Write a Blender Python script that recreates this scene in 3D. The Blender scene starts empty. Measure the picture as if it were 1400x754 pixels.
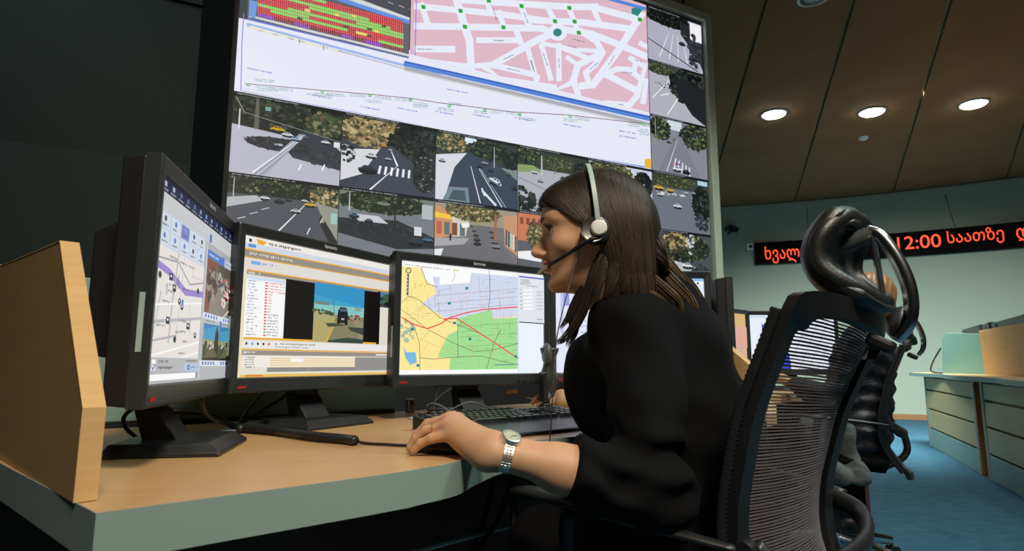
import bpy, bmesh, math, random
import numpy as np
from mathutils import Vector, Matrix
PI = math.pi
SC = bpy.context.scene
C = SC.collection
# ---------------------------------------------------------------- camera, world, light, exposure
cam_d = bpy.data.cameras.new('camera'); cam = bpy.data.objects.new('camera', cam_d); C.objects.link(cam)
F_PX = 850.0; PITCH = math.atan(120/F_PX); CAM = (0.0, 0.0, 0.885)
cam_d.sensor_width = 36; cam_d.lens = 36*F_PX/1400; cam_d.clip_start = .02; cam_d.clip_end = 60
cam.location = CAM; cam.rotation_euler = (PI/2+PITCH, 0, 0)
cam_d.dof.use_dof = True; cam_d.dof.focus_distance = 1.5; cam_d.dof.aperture_fstop = 9
SC.camera = cam
w = bpy.data.worlds.new('world'); SC.world = w; w.use_nodes = True
w.node_tree.nodes['Background'].inputs[0].default_value = (.5, .6, .6, 1); w.node_tree.nodes['Background'].inputs[1].default_value = .05
vs = SC.view_settings; vs.view_transform = 'Standard'; vs.look = 'None'; vs.exposure = 0; vs.gamma = 1; vs.use_curve_mapping = False

def lamp(kind, loc, power, color, size=.3, target=None, spot=None):
    d = bpy.data.lights.new('lamp', kind); o = bpy.data.objects.new('lamp', d); C.objects.link(o)
    d.energy = power; d.color = color; o.location = loc
    if kind == 'AREA': d.shape = 'DISK'; d.size = size; d.spread = math.radians(105)
    else: d.shadow_soft_size = size
    if spot: d.spot_size = spot; d.spot_blend = .6
    if target is not None:
        o.rotation_euler = (Vector(target)-Vector(loc)).to_track_quat('-Z', 'Y').to_euler()
    return o
COOL = (.86, 1.0, .95); WARM = (1.0, .86, .68)
lamp('AREA', (.75, -1.1, 3.45), 42, WARM, .7, (-.1, 1.0, .8))      # ceiling light above and behind the camera
lamp('AREA', (2.4, .9, 3.5), 22, COOL, .7, (1.1, 1.6, .6))
lamp('AREA', (4.2, 5.8, 3.4), 150, COOL, 1.2, (5.2, 8.0, 0))         # hall lights, back part of the room
lamp('AREA', (2.8, 6.4, 3.4), 75, COOL, 1.2, (3.2, 8.0, 0))
lamp('AREA', (6.3, 5.6, 3.4), 22, COOL, 1.2, (6.0, 6.2, 0))
lamp('AREA', (2.1, 2.3, 3.5), 22, COOL, .6, (1.7, 3.3, 0))  # lamp added in front of the video wall to brighten its frame
lamp('AREA', (-1.9, .9, 3.6), 7, COOL, .4, (-1.1, 2.9, 2.3))

# ---------------------------------------------------------------- helpers
def lin(c):
    return tuple(((x/12.92) if x <= .04045 else ((x+.055)/1.055)**2.4) for x in c[:3])
def rgb(r, g, b): return lin((r/255, g/255, b/255))
def mat(name, col, rough=.5, metal=0, noise=None, bump=None, emit=None, coat=0, sss=None, alpha=None, sheen=0, trans=0, spec=None):
    m = bpy.data.materials.new(name); m.use_nodes = True; nt = m.node_tree; N = nt.nodes; L = nt.links
    b = N['Principled BSDF']; b.inputs['Base Color'].default_value = (*col, 1); b.inputs['Roughness'].default_value = rough
    b.inputs['Metallic'].default_value = metal
    if spec is not None: b.inputs['Specular IOR Level'].default_value = spec
    if coat: b.inputs['Coat Weight'].default_value = coat; b.inputs['Coat Roughness'].default_value = .15
    if sheen: b.inputs['Sheen Weight'].default_value = sheen
    if trans: b.inputs['Transmission Weight'].default_value = trans
    if sss: b.inputs['Subsurface Weight'].default_value = sss; b.inputs['Subsurface Radius'].default_value = (.02, .008, .004); b.inputs['Subsurface Scale'].default_value = .5
    if emit: b.inputs['Emission Color'].default_value = (*emit[0], 1); b.inputs['Emission Strength'].default_value = emit[1]
    if noise:      # (scale, colour2, stretch, contrast)
        tc = N.new('ShaderNodeTexCoord'); mp = N.new('ShaderNodeMapping'); L.new(tc.outputs['Object'], mp.inputs[0]); mp.inputs['Scale'].default_value = noise[2]
        n = N.new('ShaderNodeTexNoise'); n.inputs['Scale'].default_value = noise[0]; n.inputs['Detail'].default_value = 6; L.new(mp.outputs[0], n.inputs[0])
        r = N.new('ShaderNodeValToRGB'); k = noise[3]; r.color_ramp.elements[0].position = .5-k; r.color_ramp.elements[1].position = .5+k
        r.color_ramp.elements[0].color = (*col, 1); r.color_ramp.elements[1].color = (*noise[1], 1)
        L.new(n.outputs[0], r.inputs[0]); L.new(r.outputs[0], b.inputs['Base Color'])
    if bump:       # (scale, strength, stretch, distance)
        tc = N.new('ShaderNodeTexCoord'); mp = N.new('ShaderNodeMapping'); L.new(tc.outputs['Object'], mp.inputs[0]); mp.inputs['Scale'].default_value = bump[2]
        n = N.new('ShaderNodeTexNoise'); n.inputs['Scale'].default_value = bump[0]; n.inputs['Detail'].default_value = 5; L.new(mp.outputs[0], n.inputs[0])
        bp = N.new('ShaderNodeBump'); bp.inputs['Strength'].default_value = bump[1]; bp.inputs['Distance'].default_value = bump[3]
        L.new(n.outputs[0], bp.inputs['Height']); L.new(bp.outputs[0], b.inputs['Normal'])
    return m
ONE = (1, 1, 1)
M = dict(
 wall=mat('wall_paint', (.41, .46, .38), .85, bump=(60, .15, ONE, .002)),
 darkwall=mat('dark_panel', (.0022, .0135, .0125), .6, spec=.25, bump=(90, .1, ONE, .001)),
 darkgap=mat('dark_gap', (.002, .005, .005), .8, spec=.1),
 ceil=mat('ceiling_veneer', (.26, .145, .07), .95, spec=.1, noise=(2.2, (.31, .18, .09), ONE, .25), bump=(120, .2, ONE, .001)),
 groove=mat('ceiling_joint', (.30, .36, .16), .7),
 carpet=mat('carpet', (.010, .062, .115), .95, noise=(9, (.035, .12, .18), (1, 1.6, 1), .28), bump=(300, .6, ONE, .004)),
 base=mat('baseboard_wood', (.36, .17, .07), .5),
 frame=mat('frame_paint', (.68, .76, .62), .5),
 beech=mat('beech', (.53, .33, .14), .38, noise=(7, (.63, .42, .20), (1, 1, 14), .28), spec=.4),
 beech_top=mat('beech_top', (.49, .285, .12), .32, noise=(6, (.58, .365, .165), (2, 12, 1), .3), spec=.45),
 beech_dark=mat('beech_face', (.42, .26, .11), .45, noise=(5, (.50, .32, .14), (1, 1, 8), .3)),  # beech darkened for the shade on the divider face; drawer fronts share it
 edge=mat('grey_edge_band', (.22, .30, .275), .45, bump=(200, .1, ONE, .0006)),
 panel=mat('grey_green_screen_panel', (.22, .35, .32), .5),
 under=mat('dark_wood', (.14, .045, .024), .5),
 black=mat('black_plastic', (.012, .013, .014), .38, bump=(700, .12, ONE, .0003)),
 bezel=mat('bezel_plastic', (.022, .026, .027), .36),
 blackm=mat('matt_black', (.006, .006, .007), .6),
 key=mat('key_plastic', (.022, .023, .026), .34),
 keyl=mat('key_light', (.30, .30, .34), .4),
 rubber=mat('cable_rubber', (.012, .012, .013), .45),
 grey=mat('grey_plastic', (.33, .44, .42), .4),
 greyc=mat('grey_cable', (.07, .075, .075), .4),
 metal=mat('brushed_metal', (.45, .44, .42), .3, 1, bump=(300, .1, ONE, .0003)),
 chrome=mat('chrome', (.85, .87, .92), .19, 1),
 steel=mat('watch_steel', (.80, .82, .78), .34, 1),
 gold=mat('gold', (.9, .6, .25), .2, 1),
 leather=mat('black_leather', (.010, .012, .012), .42, bump=(260, .35, ONE, .0015), spec=.6),
 shell=mat('headrest_shell', (.06, .068, .07), .42, bump=(500, .2, ONE, .0005)),
 mesh=mat('chair_mesh', (.11, .10, .108), .6),
 cplast=mat('chair_plastic', (.010, .011, .012), .42, bump=(600, .2, ONE, .0004)),
 cloth=mat('black_knit', (.0026, .0030, .0040), .95, sheen=.0, spec=.15, bump=(900, .3, ONE, .0006)),
 jacket=mat('navy_jacket', (.0035, .005, .010), .5, sheen=.03, bump=(22, .3, (1, 1, 2.2), .02)),
 trousers=mat('dark_trousers', (.004, .004, .005), .95, spec=.1),
 greycoat=mat('grey_coat', (.10, .115, .11), .85, bump=(16, .6, (1, 1, 1), .03)),
 skin=mat('skin', (.55, .34, .195), .54, spec=.35, sss=.15, noise=(22, (.50, .27, .165), ONE, .32), bump=(420, .10, ONE, .0006)),
 lip=mat('lips', (.42, .15, .12), .38, sss=.1),
 eyew=mat('eye_white', (.72, .70, .68), .15),
 iris=mat('iris', (.05, .028, .015), .1),
 lash=mat('lash', (.01, .007, .006), .6),
 yellow=mat('warm_box', (.55, .36, .17), .55),
 honey=mat('honey_wood', (.50, .26, .085), .5, noise=(6, (.58, .33, .12), (1, 1, 9), .3)),
 slat=mat('pale_slat', (.46, .37, .18), .5, noise=(5, (.52, .42, .22), (1, 1, 8), .3)),
 white=mat('white_plastic', (.7, .74, .72), .4),
 red=mat('red_badge', (.45, .02, .02), .4),
 ledcase=mat('led_case', (.006, .003, .004), .8, spec=.1),
 led=mat('led_red', (0, 0, 0), .5, emit=((1.0, .075, .018), 1.5)),
 ledc=mat('led_core', (0, 0, 0), .5, emit=((1.0, .32, .06), 2.2)),
 lampglow=mat('lamp_glow', (0, 0, 0), .5, emit=((.92, 1.0, .96), 40)),
 logo=mat('logo_glow_print', (.42, .44, .44), .5, emit=((.5, .55, .55), .35)),  # print given a faint glow of its own; keyboard status lights share it
 dial=mat('watch_dial', (.62, .68, .58), .25, .3),
 glass=mat('green_glass', (.20, .36, .31), .25, coat=.3),
)
def vcolmat(name, attr, emission=None, rough=.4):
    m = bpy.data.materials.new(name); m.use_nodes = True; N = m.node_tree.nodes; L = m.node_tree.links; b = N['Principled BSDF']
    a = N.new('ShaderNodeAttribute'); a.attribute_name = attr
    if emission:
        b.inputs['Base Color'].default_value = (.01, .01, .01, 1); b.inputs['Roughness'].default_value = .45; b.inputs['Specular IOR Level'].default_value = .25
        L.new(a.outputs['Color'], b.inputs['Emission Color']); b.inputs['Emission Strength'].default_value = emission
    else:
        L.new(a.outputs['Color'], b.inputs['Base Color']); b.inputs['Roughness'].default_value = rough
    return m
SCREEN = vcolmat('screen_picture', 'Col', 1.0)
WALLSCREEN = vcolmat('wall_screen_picture', 'Col', 1.08)
HAIR = vcolmat('hair_strands', 'Col', None, .52)
HAIR.node_tree.nodes['Principled BSDF'].inputs['Specular IOR Level'].default_value = .32

class G:
    """collects geometry for one mesh"""
    def __init__(s): s.v = []; s.f = []; s.c = []
    def add(s, vs, fs, col=None):
        n = len(s.v); s.v += [tuple(map(float, p)) for p in vs]; s.f += [tuple(n+i for i in f) for f in fs]
        if col is not None: s.c += [col]*len(fs)
        return s
    def box(s, x0, x1, y0, y1, z0, z1, R=None, o=(0, 0, 0)):
        p = [(x, y, z) for x in (x0, x1) for y in (y0, y1) for z in (z0, z1)]
        if R is not None: p = [tuple(R @ Vector(q) + Vector(o)) for q in p]
        else: p = [(q[0]+o[0], q[1]+o[1], q[2]+o[2]) for q in p]
        return s.add(p, [(0, 1, 3, 2), (4, 6, 7, 5), (0, 4, 5, 1), (2, 3, 7, 6), (0, 2, 6, 4), (1, 5, 7, 3)])
    def prism(s, poly, a, b):
        """poly: list of 3D points, swept from +a to +b (vectors)"""
        n = len(poly); A = Vector(a); B = Vector(b)
        vs = [tuple(Vector(p)+A) for p in poly]+[tuple(Vector(p)+B) for p in poly]
        fs = [tuple(range(n)), tuple(range(2*n-1, n-1, -1))]+[(i, i+n, (i+1) % n+n, (i+1) % n) for i in range(n)]
        return s.add(vs, fs)
    def tube(s, path, r, n=8, cap=True, flat=1.0, col=None):
        P = [Vector(p) for p in path]; m = len(P)
        R = r if isinstance(r, (list, tuple, np.ndarray)) else [r]*m
        T = [(P[min(i+1, m-1)]-P[max(i-1, 0)]).normalized() for i in range(m)]
        up = Vector((0, 0, 1)) if abs(T[0].z) < .9 else Vector((1, 0, 0)); nrm = T[0].cross(up).normalized()
        vs = []
        for i in range(m):
            nrm = (nrm-T[i]*nrm.dot(T[i])).normalized(); b = T[i].cross(nrm)
            for k in range(n):
                a = 2*PI*k/n; vs.append(tuple(P[i]+nrm*math.cos(a)*R[i]+b*math.sin(a)*R[i]*flat))
        fs = [(i*n+k, i*n+(k+1) % n, (i+1)*n+(k+1) % n, (i+1)*n+k) for i in range(m-1) for k in range(n)]
        if cap: fs += [tuple(range(n-1, -1, -1)), tuple((m-1)*n+k for k in range(n))]
        return s.add(vs, fs, col)
    def lathe(s, prof, n=24, o=(0, 0, 0), R=None):
        vs = []
        for r, z in prof:
            for k in range(n):
                p = Vector((r*math.cos(2*PI*k/n), r*math.sin(2*PI*k/n), z))
                if R is not None: p = R @ p
                vs.append(tuple(p+Vector(o)))
        m = len(prof)
        fs = [(i*n+k, i*n+(k+1) % n, (i+1)*n+(k+1) % n, (i+1)*n+k) for i in range(m-1) for k in range(n)]
        fs += [tuple(range(n-1, -1, -1)), tuple((m-1)*n+k for k in range(n))]
        return s.add(vs, fs)
    def ball(s, c, r, n=12, sc=(1, 1, 1), R=None):
        vs = []; m = n//2
        for i in range(1, m):
            for k in range(n):
                a = PI*i/m; b = 2*PI*k/n; p = Vector((math.sin(a)*math.cos(b)*r*sc[0], math.sin(a)*math.sin(b)*r*sc[1], math.cos(a)*r*sc[2]))
                if R is not None: p = R @ p
                vs.append(tuple(p+Vector(c)))
        t = Vector((0, 0, r*sc[2])); 
        if R is not None: t = R @ t
        vs += [tuple(Vector(c)+t), tuple(Vector(c)-t)]; T = len(vs)-2
        fs = [(i*n+k, (i+1)*n+k, (i+1)*n+(k+1) % n, i*n+(k+1) % n) for i in range(m-2) for k in range(n)]
        fs += [(T, k, (k+1) % n) for k in range(n)]+[(T+1, (m-2)*n+(k+1) % n, (m-2)*n+k) for k in range(n)]
        return s.add(vs, fs)
def spline(pts, n=8):
    """Catmull-Rom through pts"""
    P = [Vector(p) for p in pts]; P = [P[0]*2-P[1]]+P+[P[-1]*2-P[-2]]; out = []
    for i in range(1, len(P)-2):
        for k in range(n):
            t = k/n; a, b, c, d = P[i-1], P[i], P[i+1], P[i+2]
            out.append(.5*((2*b)+(c-a)*t+(2*a-5*b+4*c-d)*t*t+(3*b-a-3*c+d)*t**3))
    return out+[P[-2]]
MW = {}
def tag(o, label=None, cat=None, group=None, kind=None):
    if label: o['label'] = label
    if cat: o['category'] = cat
    if group: o['group'] = group
    if kind: o['kind'] = kind
    return o
def obj(name, g, m, parent=None, world=False, smooth=False, bevel=0, seg=2, label=None, cat=None, group=None, kind=None):
    vs = g.v
    if world and parent is not None:
        I = MW[parent.name].inverted(); vs = [tuple(I @ Vector(p)) for p in vs]
    me = bpy.data.meshes.new(name); me.from_pydata(vs, [], g.f); me.update()
    if g.c:
        at = me.color_attributes.new('Col', 'FLOAT_COLOR', 'CORNER')
        arr = np.ones((len(me.loops), 4), np.float32); cnt = np.zeros(len(me.polygons), np.int32); me.polygons.foreach_get('loop_total', cnt)
        arr[:, :3] = np.repeat(np.array(g.c, np.float32), cnt, axis=0); at.data.foreach_set('color', arr.ravel())
    else:
        bm = bmesh.new(); bm.from_mesh(me); bmesh.ops.recalc_face_normals(bm, faces=bm.faces); bm.to_mesh(me); bm.free()
    me.materials.append(m)
    if smooth:
        me.polygons.foreach_set('use_smooth', [True]*len(me.polygons))
        if smooth == 'auto': me.set_sharp_from_angle(angle=.7)
    o = bpy.data.objects.new(name, me); C.objects.link(o)
    if parent is not None: o.parent = parent; MW[o.name] = MW.get(parent.name, Matrix())
    else: MW[o.name] = Matrix()
    if bevel:
        b = o.modifiers.new('b', 'BEVEL'); b.width = bevel; b.segments = seg; b.limit_method = 'ANGLE'; b.angle_limit = .6
    return tag(o, label, cat, group, kind)
def thing(name, label, cat, loc=(0, 0, 0), rz=0, group=None, kind=None):
    o = bpy.data.objects.new(name, None); C.objects.link(o); o.empty_display_size = .05
    o.location = loc; o.rotation_euler = (0, 0, rz); MW[o.name] = Matrix.Translation(loc) @ Matrix.Rotation(rz, 4, 'Z')
    return tag(o, label, cat, group, kind)
def dup(root, loc, rz, label, group=None):
    r = root.copy(); C.objects.link(r); r.location = loc; r.rotation_euler = (0, 0, rz); r['label'] = label
    MW[r.name] = Matrix.Translation(loc) @ Matrix.Rotation(rz, 4, 'Z')
    if group: r['group'] = group
    for ch in list(root.children):
        c = ch.copy(); C.objects.link(c); c.parent = r; MW[c.name] = MW[r.name]
        for q in list(ch.children):
            d = q.copy(); C.objects.link(d); d.parent = c
    return r
def text_geo(body, size, depth=0.0):
    cu = bpy.data.curves.new('t', 'FONT'); cu.body = body; cu.size = size; cu.align_x = 'CENTER'; cu.align_y = 'CENTER'; cu.extrude = depth
    o = bpy.data.objects.new('t', cu); C.objects.link(o); dg = bpy.context.evaluated_depsgraph_get(); dg.update()
    me = bpy.data.meshes.new_from_object(o.evaluated_get(dg)); g = G()
    g.add([tuple(v.co) for v in me.vertices], [tuple(p.vertices) for p in me.polygons])
    bpy.data.objects.remove(o); bpy.data.curves.remove(cu); bpy.data.meshes.remove(me)
    return g
def xf(g, Mx):
    h = G(); h.v = [tuple(Mx @ Vector(p)) for p in g.v]; h.f = list(g.f); h.c = list(g.c); return h
# measuring helpers: sight line through an image point of the 1400 x 754 photograph
_fw = np.array([0, math.cos(PITCH), math.sin(PITCH)]); _up = np.array([0, -math.sin(PITCH), math.cos(PITCH)])
def sight(x, y): return np.array([(x-700)/F_PX, 0, 0])+(377-y)/F_PX*_up+_fw
def homog(src, dst):
    A = []
    for (x, y), (u, v) in zip(src, dst):
        A += [[x, y, 1, 0, 0, 0, -u*x, -u*y, -u], [0, 0, 0, x, y, 1, -v*x, -v*y, -v]]
    H = np.linalg.svd(np.array(A, float))[2][-1].reshape(3, 3)
    def f(p):
        q = H @ np.array([p[0], p[1], 1.0]); return (q[0]/q[2], q[1]/q[2])
    return f

class Can:
    """flat print: coloured polygons in a w x h rectangle, x right, z up, facing -y"""
    def __init__(s, w, h, bg=(0, 0, 0), eps=6e-6):
        s.w = w; s.h = h; s.g = G(); s.k = 0; s.eps = eps; s.M = lambda p: p
        s.poly([(0, 0), (w, 0), (w, h), (0, h)], bg, raw=True)
    def poly(s, pts, col, raw=False):
        q = pts if raw else [s.M(p) for p in pts]
        q = [(min(max(a, 0), s.w), min(max(b, 0), s.h)) for a, b in q]
        n = len(q); ar = sum(q[i][0]*q[(i+1) % n][1]-q[(i+1) % n][0]*q[i][1] for i in range(n))
        if abs(ar) < 1e-10: return
        if ar < 0: q = q[::-1]
        y = -s.k*s.eps; s.k += 1
        s.g.add([(a, y, b) for a, b in q], [tuple(range(n))], rgb(*col))
    def rect(s, x0, y0, x1, y1, col): s.poly([(x0, y0), (x1, y0), (x1, y1), (x0, y1)], col)
    def line(s, pts, wd, col):
        for (a, b), (c, d) in zip(pts[:-1], pts[1:]):
            L = math.hypot(c-a, d-b)
            if L < 1e-9: continue
            w0, w1 = (wd if isinstance(wd, tuple) else (wd, wd)); nx, ny = -(d-b)/L, (c-a)/L; e = w0*.3
            ex, ey = (c-a)/L*e, (d-b)/L*e
            s.poly([(a+nx*w0/2-ex, b+ny*w0/2-ey), (c+nx*w1/2+ex, d+ny*w1/2+ey), (c-nx*w1/2+ex, d-ny*w1/2+ey), (a-nx*w0/2-ex, b-ny*w0/2-ey)], col)
    def disc(s, x, y, rx, ry, col, n=12): s.poly([(x+rx*math.cos(2*PI*i/n), y+ry*math.sin(2*PI*i/n)) for i in range(n)], col)
    def text(s, x, y, L, h, col, rnd, ang=0, dens=.62):
        a = 0.0
        while a < L:
            q = h*rnd.uniform(.25, .7); hh = h*rnd.choice([.55, .7, 1]); ca, sa = math.cos(ang), math.sin(ang)
            if rnd.random() < .88:
                P = [(a, 0), (a+q*dens, 0), (a+q*dens, hh), (a, hh)]
                s.poly([(x+u*ca-v*sa, y+u*sa+v*ca) for u, v in P], col)
            a += q
    def blob(s, x, y, rx, ry, cols, rnd, n=60, sz=.12):
        big = n >= 60
        if big:
            mid = [tuple(sum(c[k] for c in cols)//len(cols)-14 for k in range(3))]
            for i in range(14): a = 2*PI*i/14; s.disc(x+rx*.55*math.cos(a), y+ry*.55*math.sin(a), rx*.42, ry*.42, mid[0], 9)
            n = int(n*2.2); sz *= .5
        for i in range(n):
            a = rnd.uniform(0, 2*PI); r = math.sqrt(rnd.random()); cx = x+rx*r*math.cos(a); cy = y+ry*r*math.sin(a)
            q = sz*rnd.uniform(.4, 1.2)*min(rx, ry)*1.6; m = rnd.choice([5, 6, 7])
            s.poly([(cx+q*rnd.uniform(.5, 1.1)*math.cos(2*PI*k/m), cy+q*rnd.uniform(.5, 1.1)*math.sin(2*PI*k/m)) for k in range(m)], rnd.choice(cols))
    def build(s, name, m, parent, Mx, world=False):
        return obj(name, xf(s.g, Mx), m, parent, world)
# ================================================================ room
RC = (.8, -.5); RR = 11.9; H = 3.7
def ring(r, a): return (RC[0]+r*math.sin(a), RC[1]+r*math.cos(a))     # angle from +Y towards +X
NP = 50; STEP = 2*PI/NP; A0 = math.radians(13.3)
g = G(); n = 100
g.add([(*ring(RR+.3, 2*PI*i/n), 0) for i in range(n)], [tuple(range(n))[::-1]]); floor = obj('floor', g, M['carpet'], kind='structure')
def band(r0, r1, z0, z1, a0, a1, n):
    g = G()
    for i in range(n+1):
        a = a0+(a1-a0)*i/n
        g.v += [(*ring(r0, a), z0), (*ring(r1, a), z0), (*ring(r1, a), z1), (*ring(r0, a), z1)]
    for i in range(n):
        for k in range(4): g.f.append((i*4+k, i*4+(k+1) % 4, (i+1)*4+(k+1) % 4, (i+1)*4+k))
    return g
obj('wall_back', band(RR, RR+.2, 0, H, 0, 2*PI, 120), M['wall'], smooth='auto', kind='structure')
obj('baseboard_back', band(RR-.02, RR+.01, 0, .085, 0, 2*PI, 120), M['base'], smooth='auto', kind='structure')
obj('trim_1', band(RR-.035, RR+.01, H-.12, H-.02, 0, 2*PI, 120), M['wall'], smooth='auto', kind='structure')
g = G()
g.add([(*ring(RR+.3, 2*PI*i/n), H+.05) for i in range(n)]+[(*ring(RR+.3, 2*PI*i/n), H+.12) for i in range(n)], [tuple(range(n)), tuple(range(2*n-1, n-1, -1))])
ceiling = obj('ceiling', g, M['groove'], kind='structure')
def wedge():
    """one veneered ceiling panel as a thin sector, joint gaps left open"""
    g = G(); gap = .028; m = 5
    top = []; bot = []
    outer = [(RR+.02, -STEP/2+STEP*i/m) for i in range(m+1)]
    pts = []
    for r, a in outer:
        d = gap/2/r; a = max(-STEP/2+d, min(STEP/2-d, a)); pts.append((r*math.sin(a), r*math.cos(a)))
    for s in (1, -1):
        r = .9; a = s*(STEP/2-gap/2/r); pts.append((r*math.sin(a), r*math.cos(a)))
    g.prism([(x, y, 0) for x, y in pts], (0, 0, 0), (0, 0, .05)); return g
first = None
for i in range(NP):
    if first is None:
        first = obj('ceiling_panel', wedge(), M['ceil'], ceiling, bevel=.004, seg=1); o = first
    else:
        o = first.copy(); C.objects.link(o); o.parent = ceiling
    o.location = (RC[0], RC[1], H); o.rotation_euler = (0, 0, -(A0+STEP*(i+.5)))
# ceiling spots
def spot_fixture():
    t = thing('ceiling_spotlight', 'x', 'ceiling light')
    obj('trim_ring', G().lathe([(.14, 0), (.14, -.012), (.125, -.018), (.114, -.006), (.114, .0)], 32), M['white'], t, smooth='auto')
    obj('glowing_lens', G().lathe([(.112, -.004), (.106, -.03), (.06, -.045), (.002, -.05)], 28), M['lampglow'], t, smooth=True)
    return t
spots = [(2.976, 6.738), (4.054, 6.676), (5.039, 6.458)]
labs = ['round glaring ceiling spotlight nearest the top of the video wall', 'round glaring ceiling spotlight in the middle, with a small sensor just beyond it', 'round glaring ceiling spotlight furthest to the right of the three']
sp = spot_fixture(); sp.location = (*spots[0], H); sp['label'] = labs[0]; sp['group'] = 'glaring ceiling spotlights'
for p, l in list(zip(spots, labs))[1:]: dup(sp, (*p, H), 0, l, 'glaring ceiling spotlights')
for p in spots: lamp('SPOT', (*p, H-.06), 60, COOL, .05, (p[0]+.3, p[1]+.3, 0), 2.4)
t = thing('ceiling_sensor', 'tiny white round sensor on the brown ceiling beyond the middle spotlight', 'sensor', (4.42, 7.5, H))
obj('housing', G().lathe([(.055, 0), (.052, -.02), (.03, -.035), (.002, -.037)], 20), M['white'], t, smooth='auto')
t = thing('ceiling_speaker', 'white round ceiling grille cut off by the top edge of the photo', 'speaker', (2.334, 4.46, H))
obj('rim', G().lathe([(.12, 0), (.12, -.02), (.10, -.025), (.095, -.01), (.095, 0)], 28), M['white'], t, smooth='auto')
obj('grille', G().lathe([(.094, -.004), (.06, -.016), (.002, -.02)], 24), M['grey'], t, smooth=True)
# wall mounted things
def on_wall(x, y, off=.0):
    d = sight(x, y); lo, hi = 1, 30
    for _ in range(50):
        m = (lo+hi)/2; p = np.array(CAM)+d*m
        if math.hypot(p[0]-RC[0], p[1]-RC[1]) > RR-off: hi = m
        else: lo = m
    return np.array(CAM)+d*lo
# LED sign, follows the wall
def wang(x, y): p = on_wall(x, y); return math.atan2(p[0]-RC[0], p[1]-RC[1])
aL = wang(1032, 348); aR = aL+.62; zc = 2.80
sign = thing('led_sign', 'long black LED message board with red glowing letters on the pale far wall', 'sign', (*ring(RR-.1, aL), zc))
obj('casing', band(RR-.11, RR-.005, zc-.19, zc+.19, aL, aR, 40), M['ledcase'], sign, world=True, smooth='auto')
def led_text(body, a_mid, width, size, zo=0, m='led'):
    g = text_geo(body, size, .004); xs = [p[0] for p in g.v]; x0, x1 = min(xs), max(xs); k = width/(x1-x0); h = G(); h.f = g.f
    for x, y, z in g.v:
        a = a_mid+((x-(x0+x1)/2)*k)/(RR-.1); r = RR-.118-z*1.0; h.v.append((*ring(r, a), zc+zo+y))
    return h
def ledpart(body, x0, x1, size, zo=0):
    a0, a1 = wang(x0, 345), wang(x1, 345); obj('letters', led_text(body, (a0+a1)/2, (a1-a0)*(RR-.1), size, zo), M['led'], sign, world=True)
ledpart('\u10ee\u10d5\u10d0\u10da'.replace('\u10ee', '\u10ee'), 1045, 1092, .30, -.03)
ledpart('12:00', 1227, 1287, .30, .0)
ledpart('\u10e1\u10d0\u10d0\u10d7\u10d6\u10d4', 1296, 1374, .25, .03)
obj('letters', led_text('-', wang(1107, 345), .07, .3), M['led'], sign, world=True)
obj('letters', led_text('\u10d3', wang(1401, 345), .16, .28, .02), M['led'], sign, world=True)
def wirepts(pts, off=.01): return [tuple(on_wall(x, y, off)) for x, y in pts]
t = thing('hanging_wire', 'thin dark wire slanting down the pale wall to the right part of the LED sign', 'wire', tuple(on_wall(1300, 268)))
obj('wire', G().tube(wirepts([(1292, 267), (1300, 292), (1309, 322)]), .006, 5), M['rubber'], t, world=True)
t = thing('hanging_wire', 'faint thin wire hanging on the pale wall beside the black headrest', 'wire', tuple(on_wall(1100, 275)))
obj('wire', G().tube(wirepts([(1103, 275), (1104, 300), (1106, 330)]), .004, 5), M['greyc'], t, world=True)
p = on_wall(1003, 314, .06); a = math.atan2(p[0]-RC[0], p[1]-RC[1])
t = thing('security_camera', 'small black security camera on the pale wall beside the video wall', 'camera', tuple(p))
R = Matrix.Rotation(-a, 3, 'Z') @ Matrix.Rotation(.35, 3, 'Y')
obj('body', G().box(-.10, .08, -.045, .045, -.03, .05, R), M['blackm'], t, bevel=.01)
obj('lens', G().lathe([(.04, 0), (.04, .05), (.03, .05)], 14, (-.12, -.01, 0), R @ Matrix.Rotation(-PI/2, 3, 'Y')), M['black'], t)
obj('bracket', G().tube([(0, .04, -.02), (-.09, .06, -.07)], .018, 6), M['blackm'], t)
p = on_wall(1025, 338, .03)
t = thing('wall_box', 'little white box with a black knob at the left end of the LED sign', 'box', tuple(p))
obj('case', G().box(-.06, .06, -.03, .03, -.07, .07, Matrix.Rotation(-a, 3, 'Z')), M['white'], t, bevel=.01)
obj('knob', G().ball((.0, -.04, -.0), .028), M['black'], t, smooth=True)

# ================================================================ video wall
WP = np.array([1.4457, 4.40]); WD = np.array([.88, .474]); WD = WD/np.linalg.norm(WD); WN = np.array([WD[1], -WD[0]])  # towards the room
WT0 = -3.19; WX = 3.17; ZB = .98; CW = WX/6; CH = .4083
def wall_uv(p):
    d = sight(*p); C0 = np.array(CAM[:2]); t = ((WP-C0) @ WN)/(d[:2] @ WN); q = np.array(CAM)+d*t
    return (float((q[:2]-WP) @ WD)-WT0, q[2]-ZB)
def wall_M(off=0.0, u=0.0, z=0.0):      # canvas -> world
    o = WP+WD*(WT0+u)+WN*off
    return Matrix(((WD[0], -WN[0], 0, o[0]), (WD[1], -WN[1], 0, o[1]), (0, 0, 1, ZB+z), (0, 0, 0, 1)))
base_loc = WP+WD*(WT0+WX/2)
vw = thing('video_wall', 'huge bright video wall of traffic camera pictures, pink street map and white chart', 'video wall', (base_loc[0], base_loc[1], 0))
TOP = 6*CH
def wbox(u0, u1, d0, d1, z0, z1):
    return xf(G().box(u0, u1, -d1, -d0, z0-ZB, z1-ZB), wall_M())   # d = distance proud of the screen plane
obj('cabinet', wbox(-.02, WX+.01, -.65, -.012, 0, ZB+TOP+.01), M['blackm'], vw, world=True)
g = wbox(WX+.018, WX+.085, -.65, .03, 0, ZB+TOP+.085); obj('side_frame', g, M['frame'], vw, world=True, bevel=.006)
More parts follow.
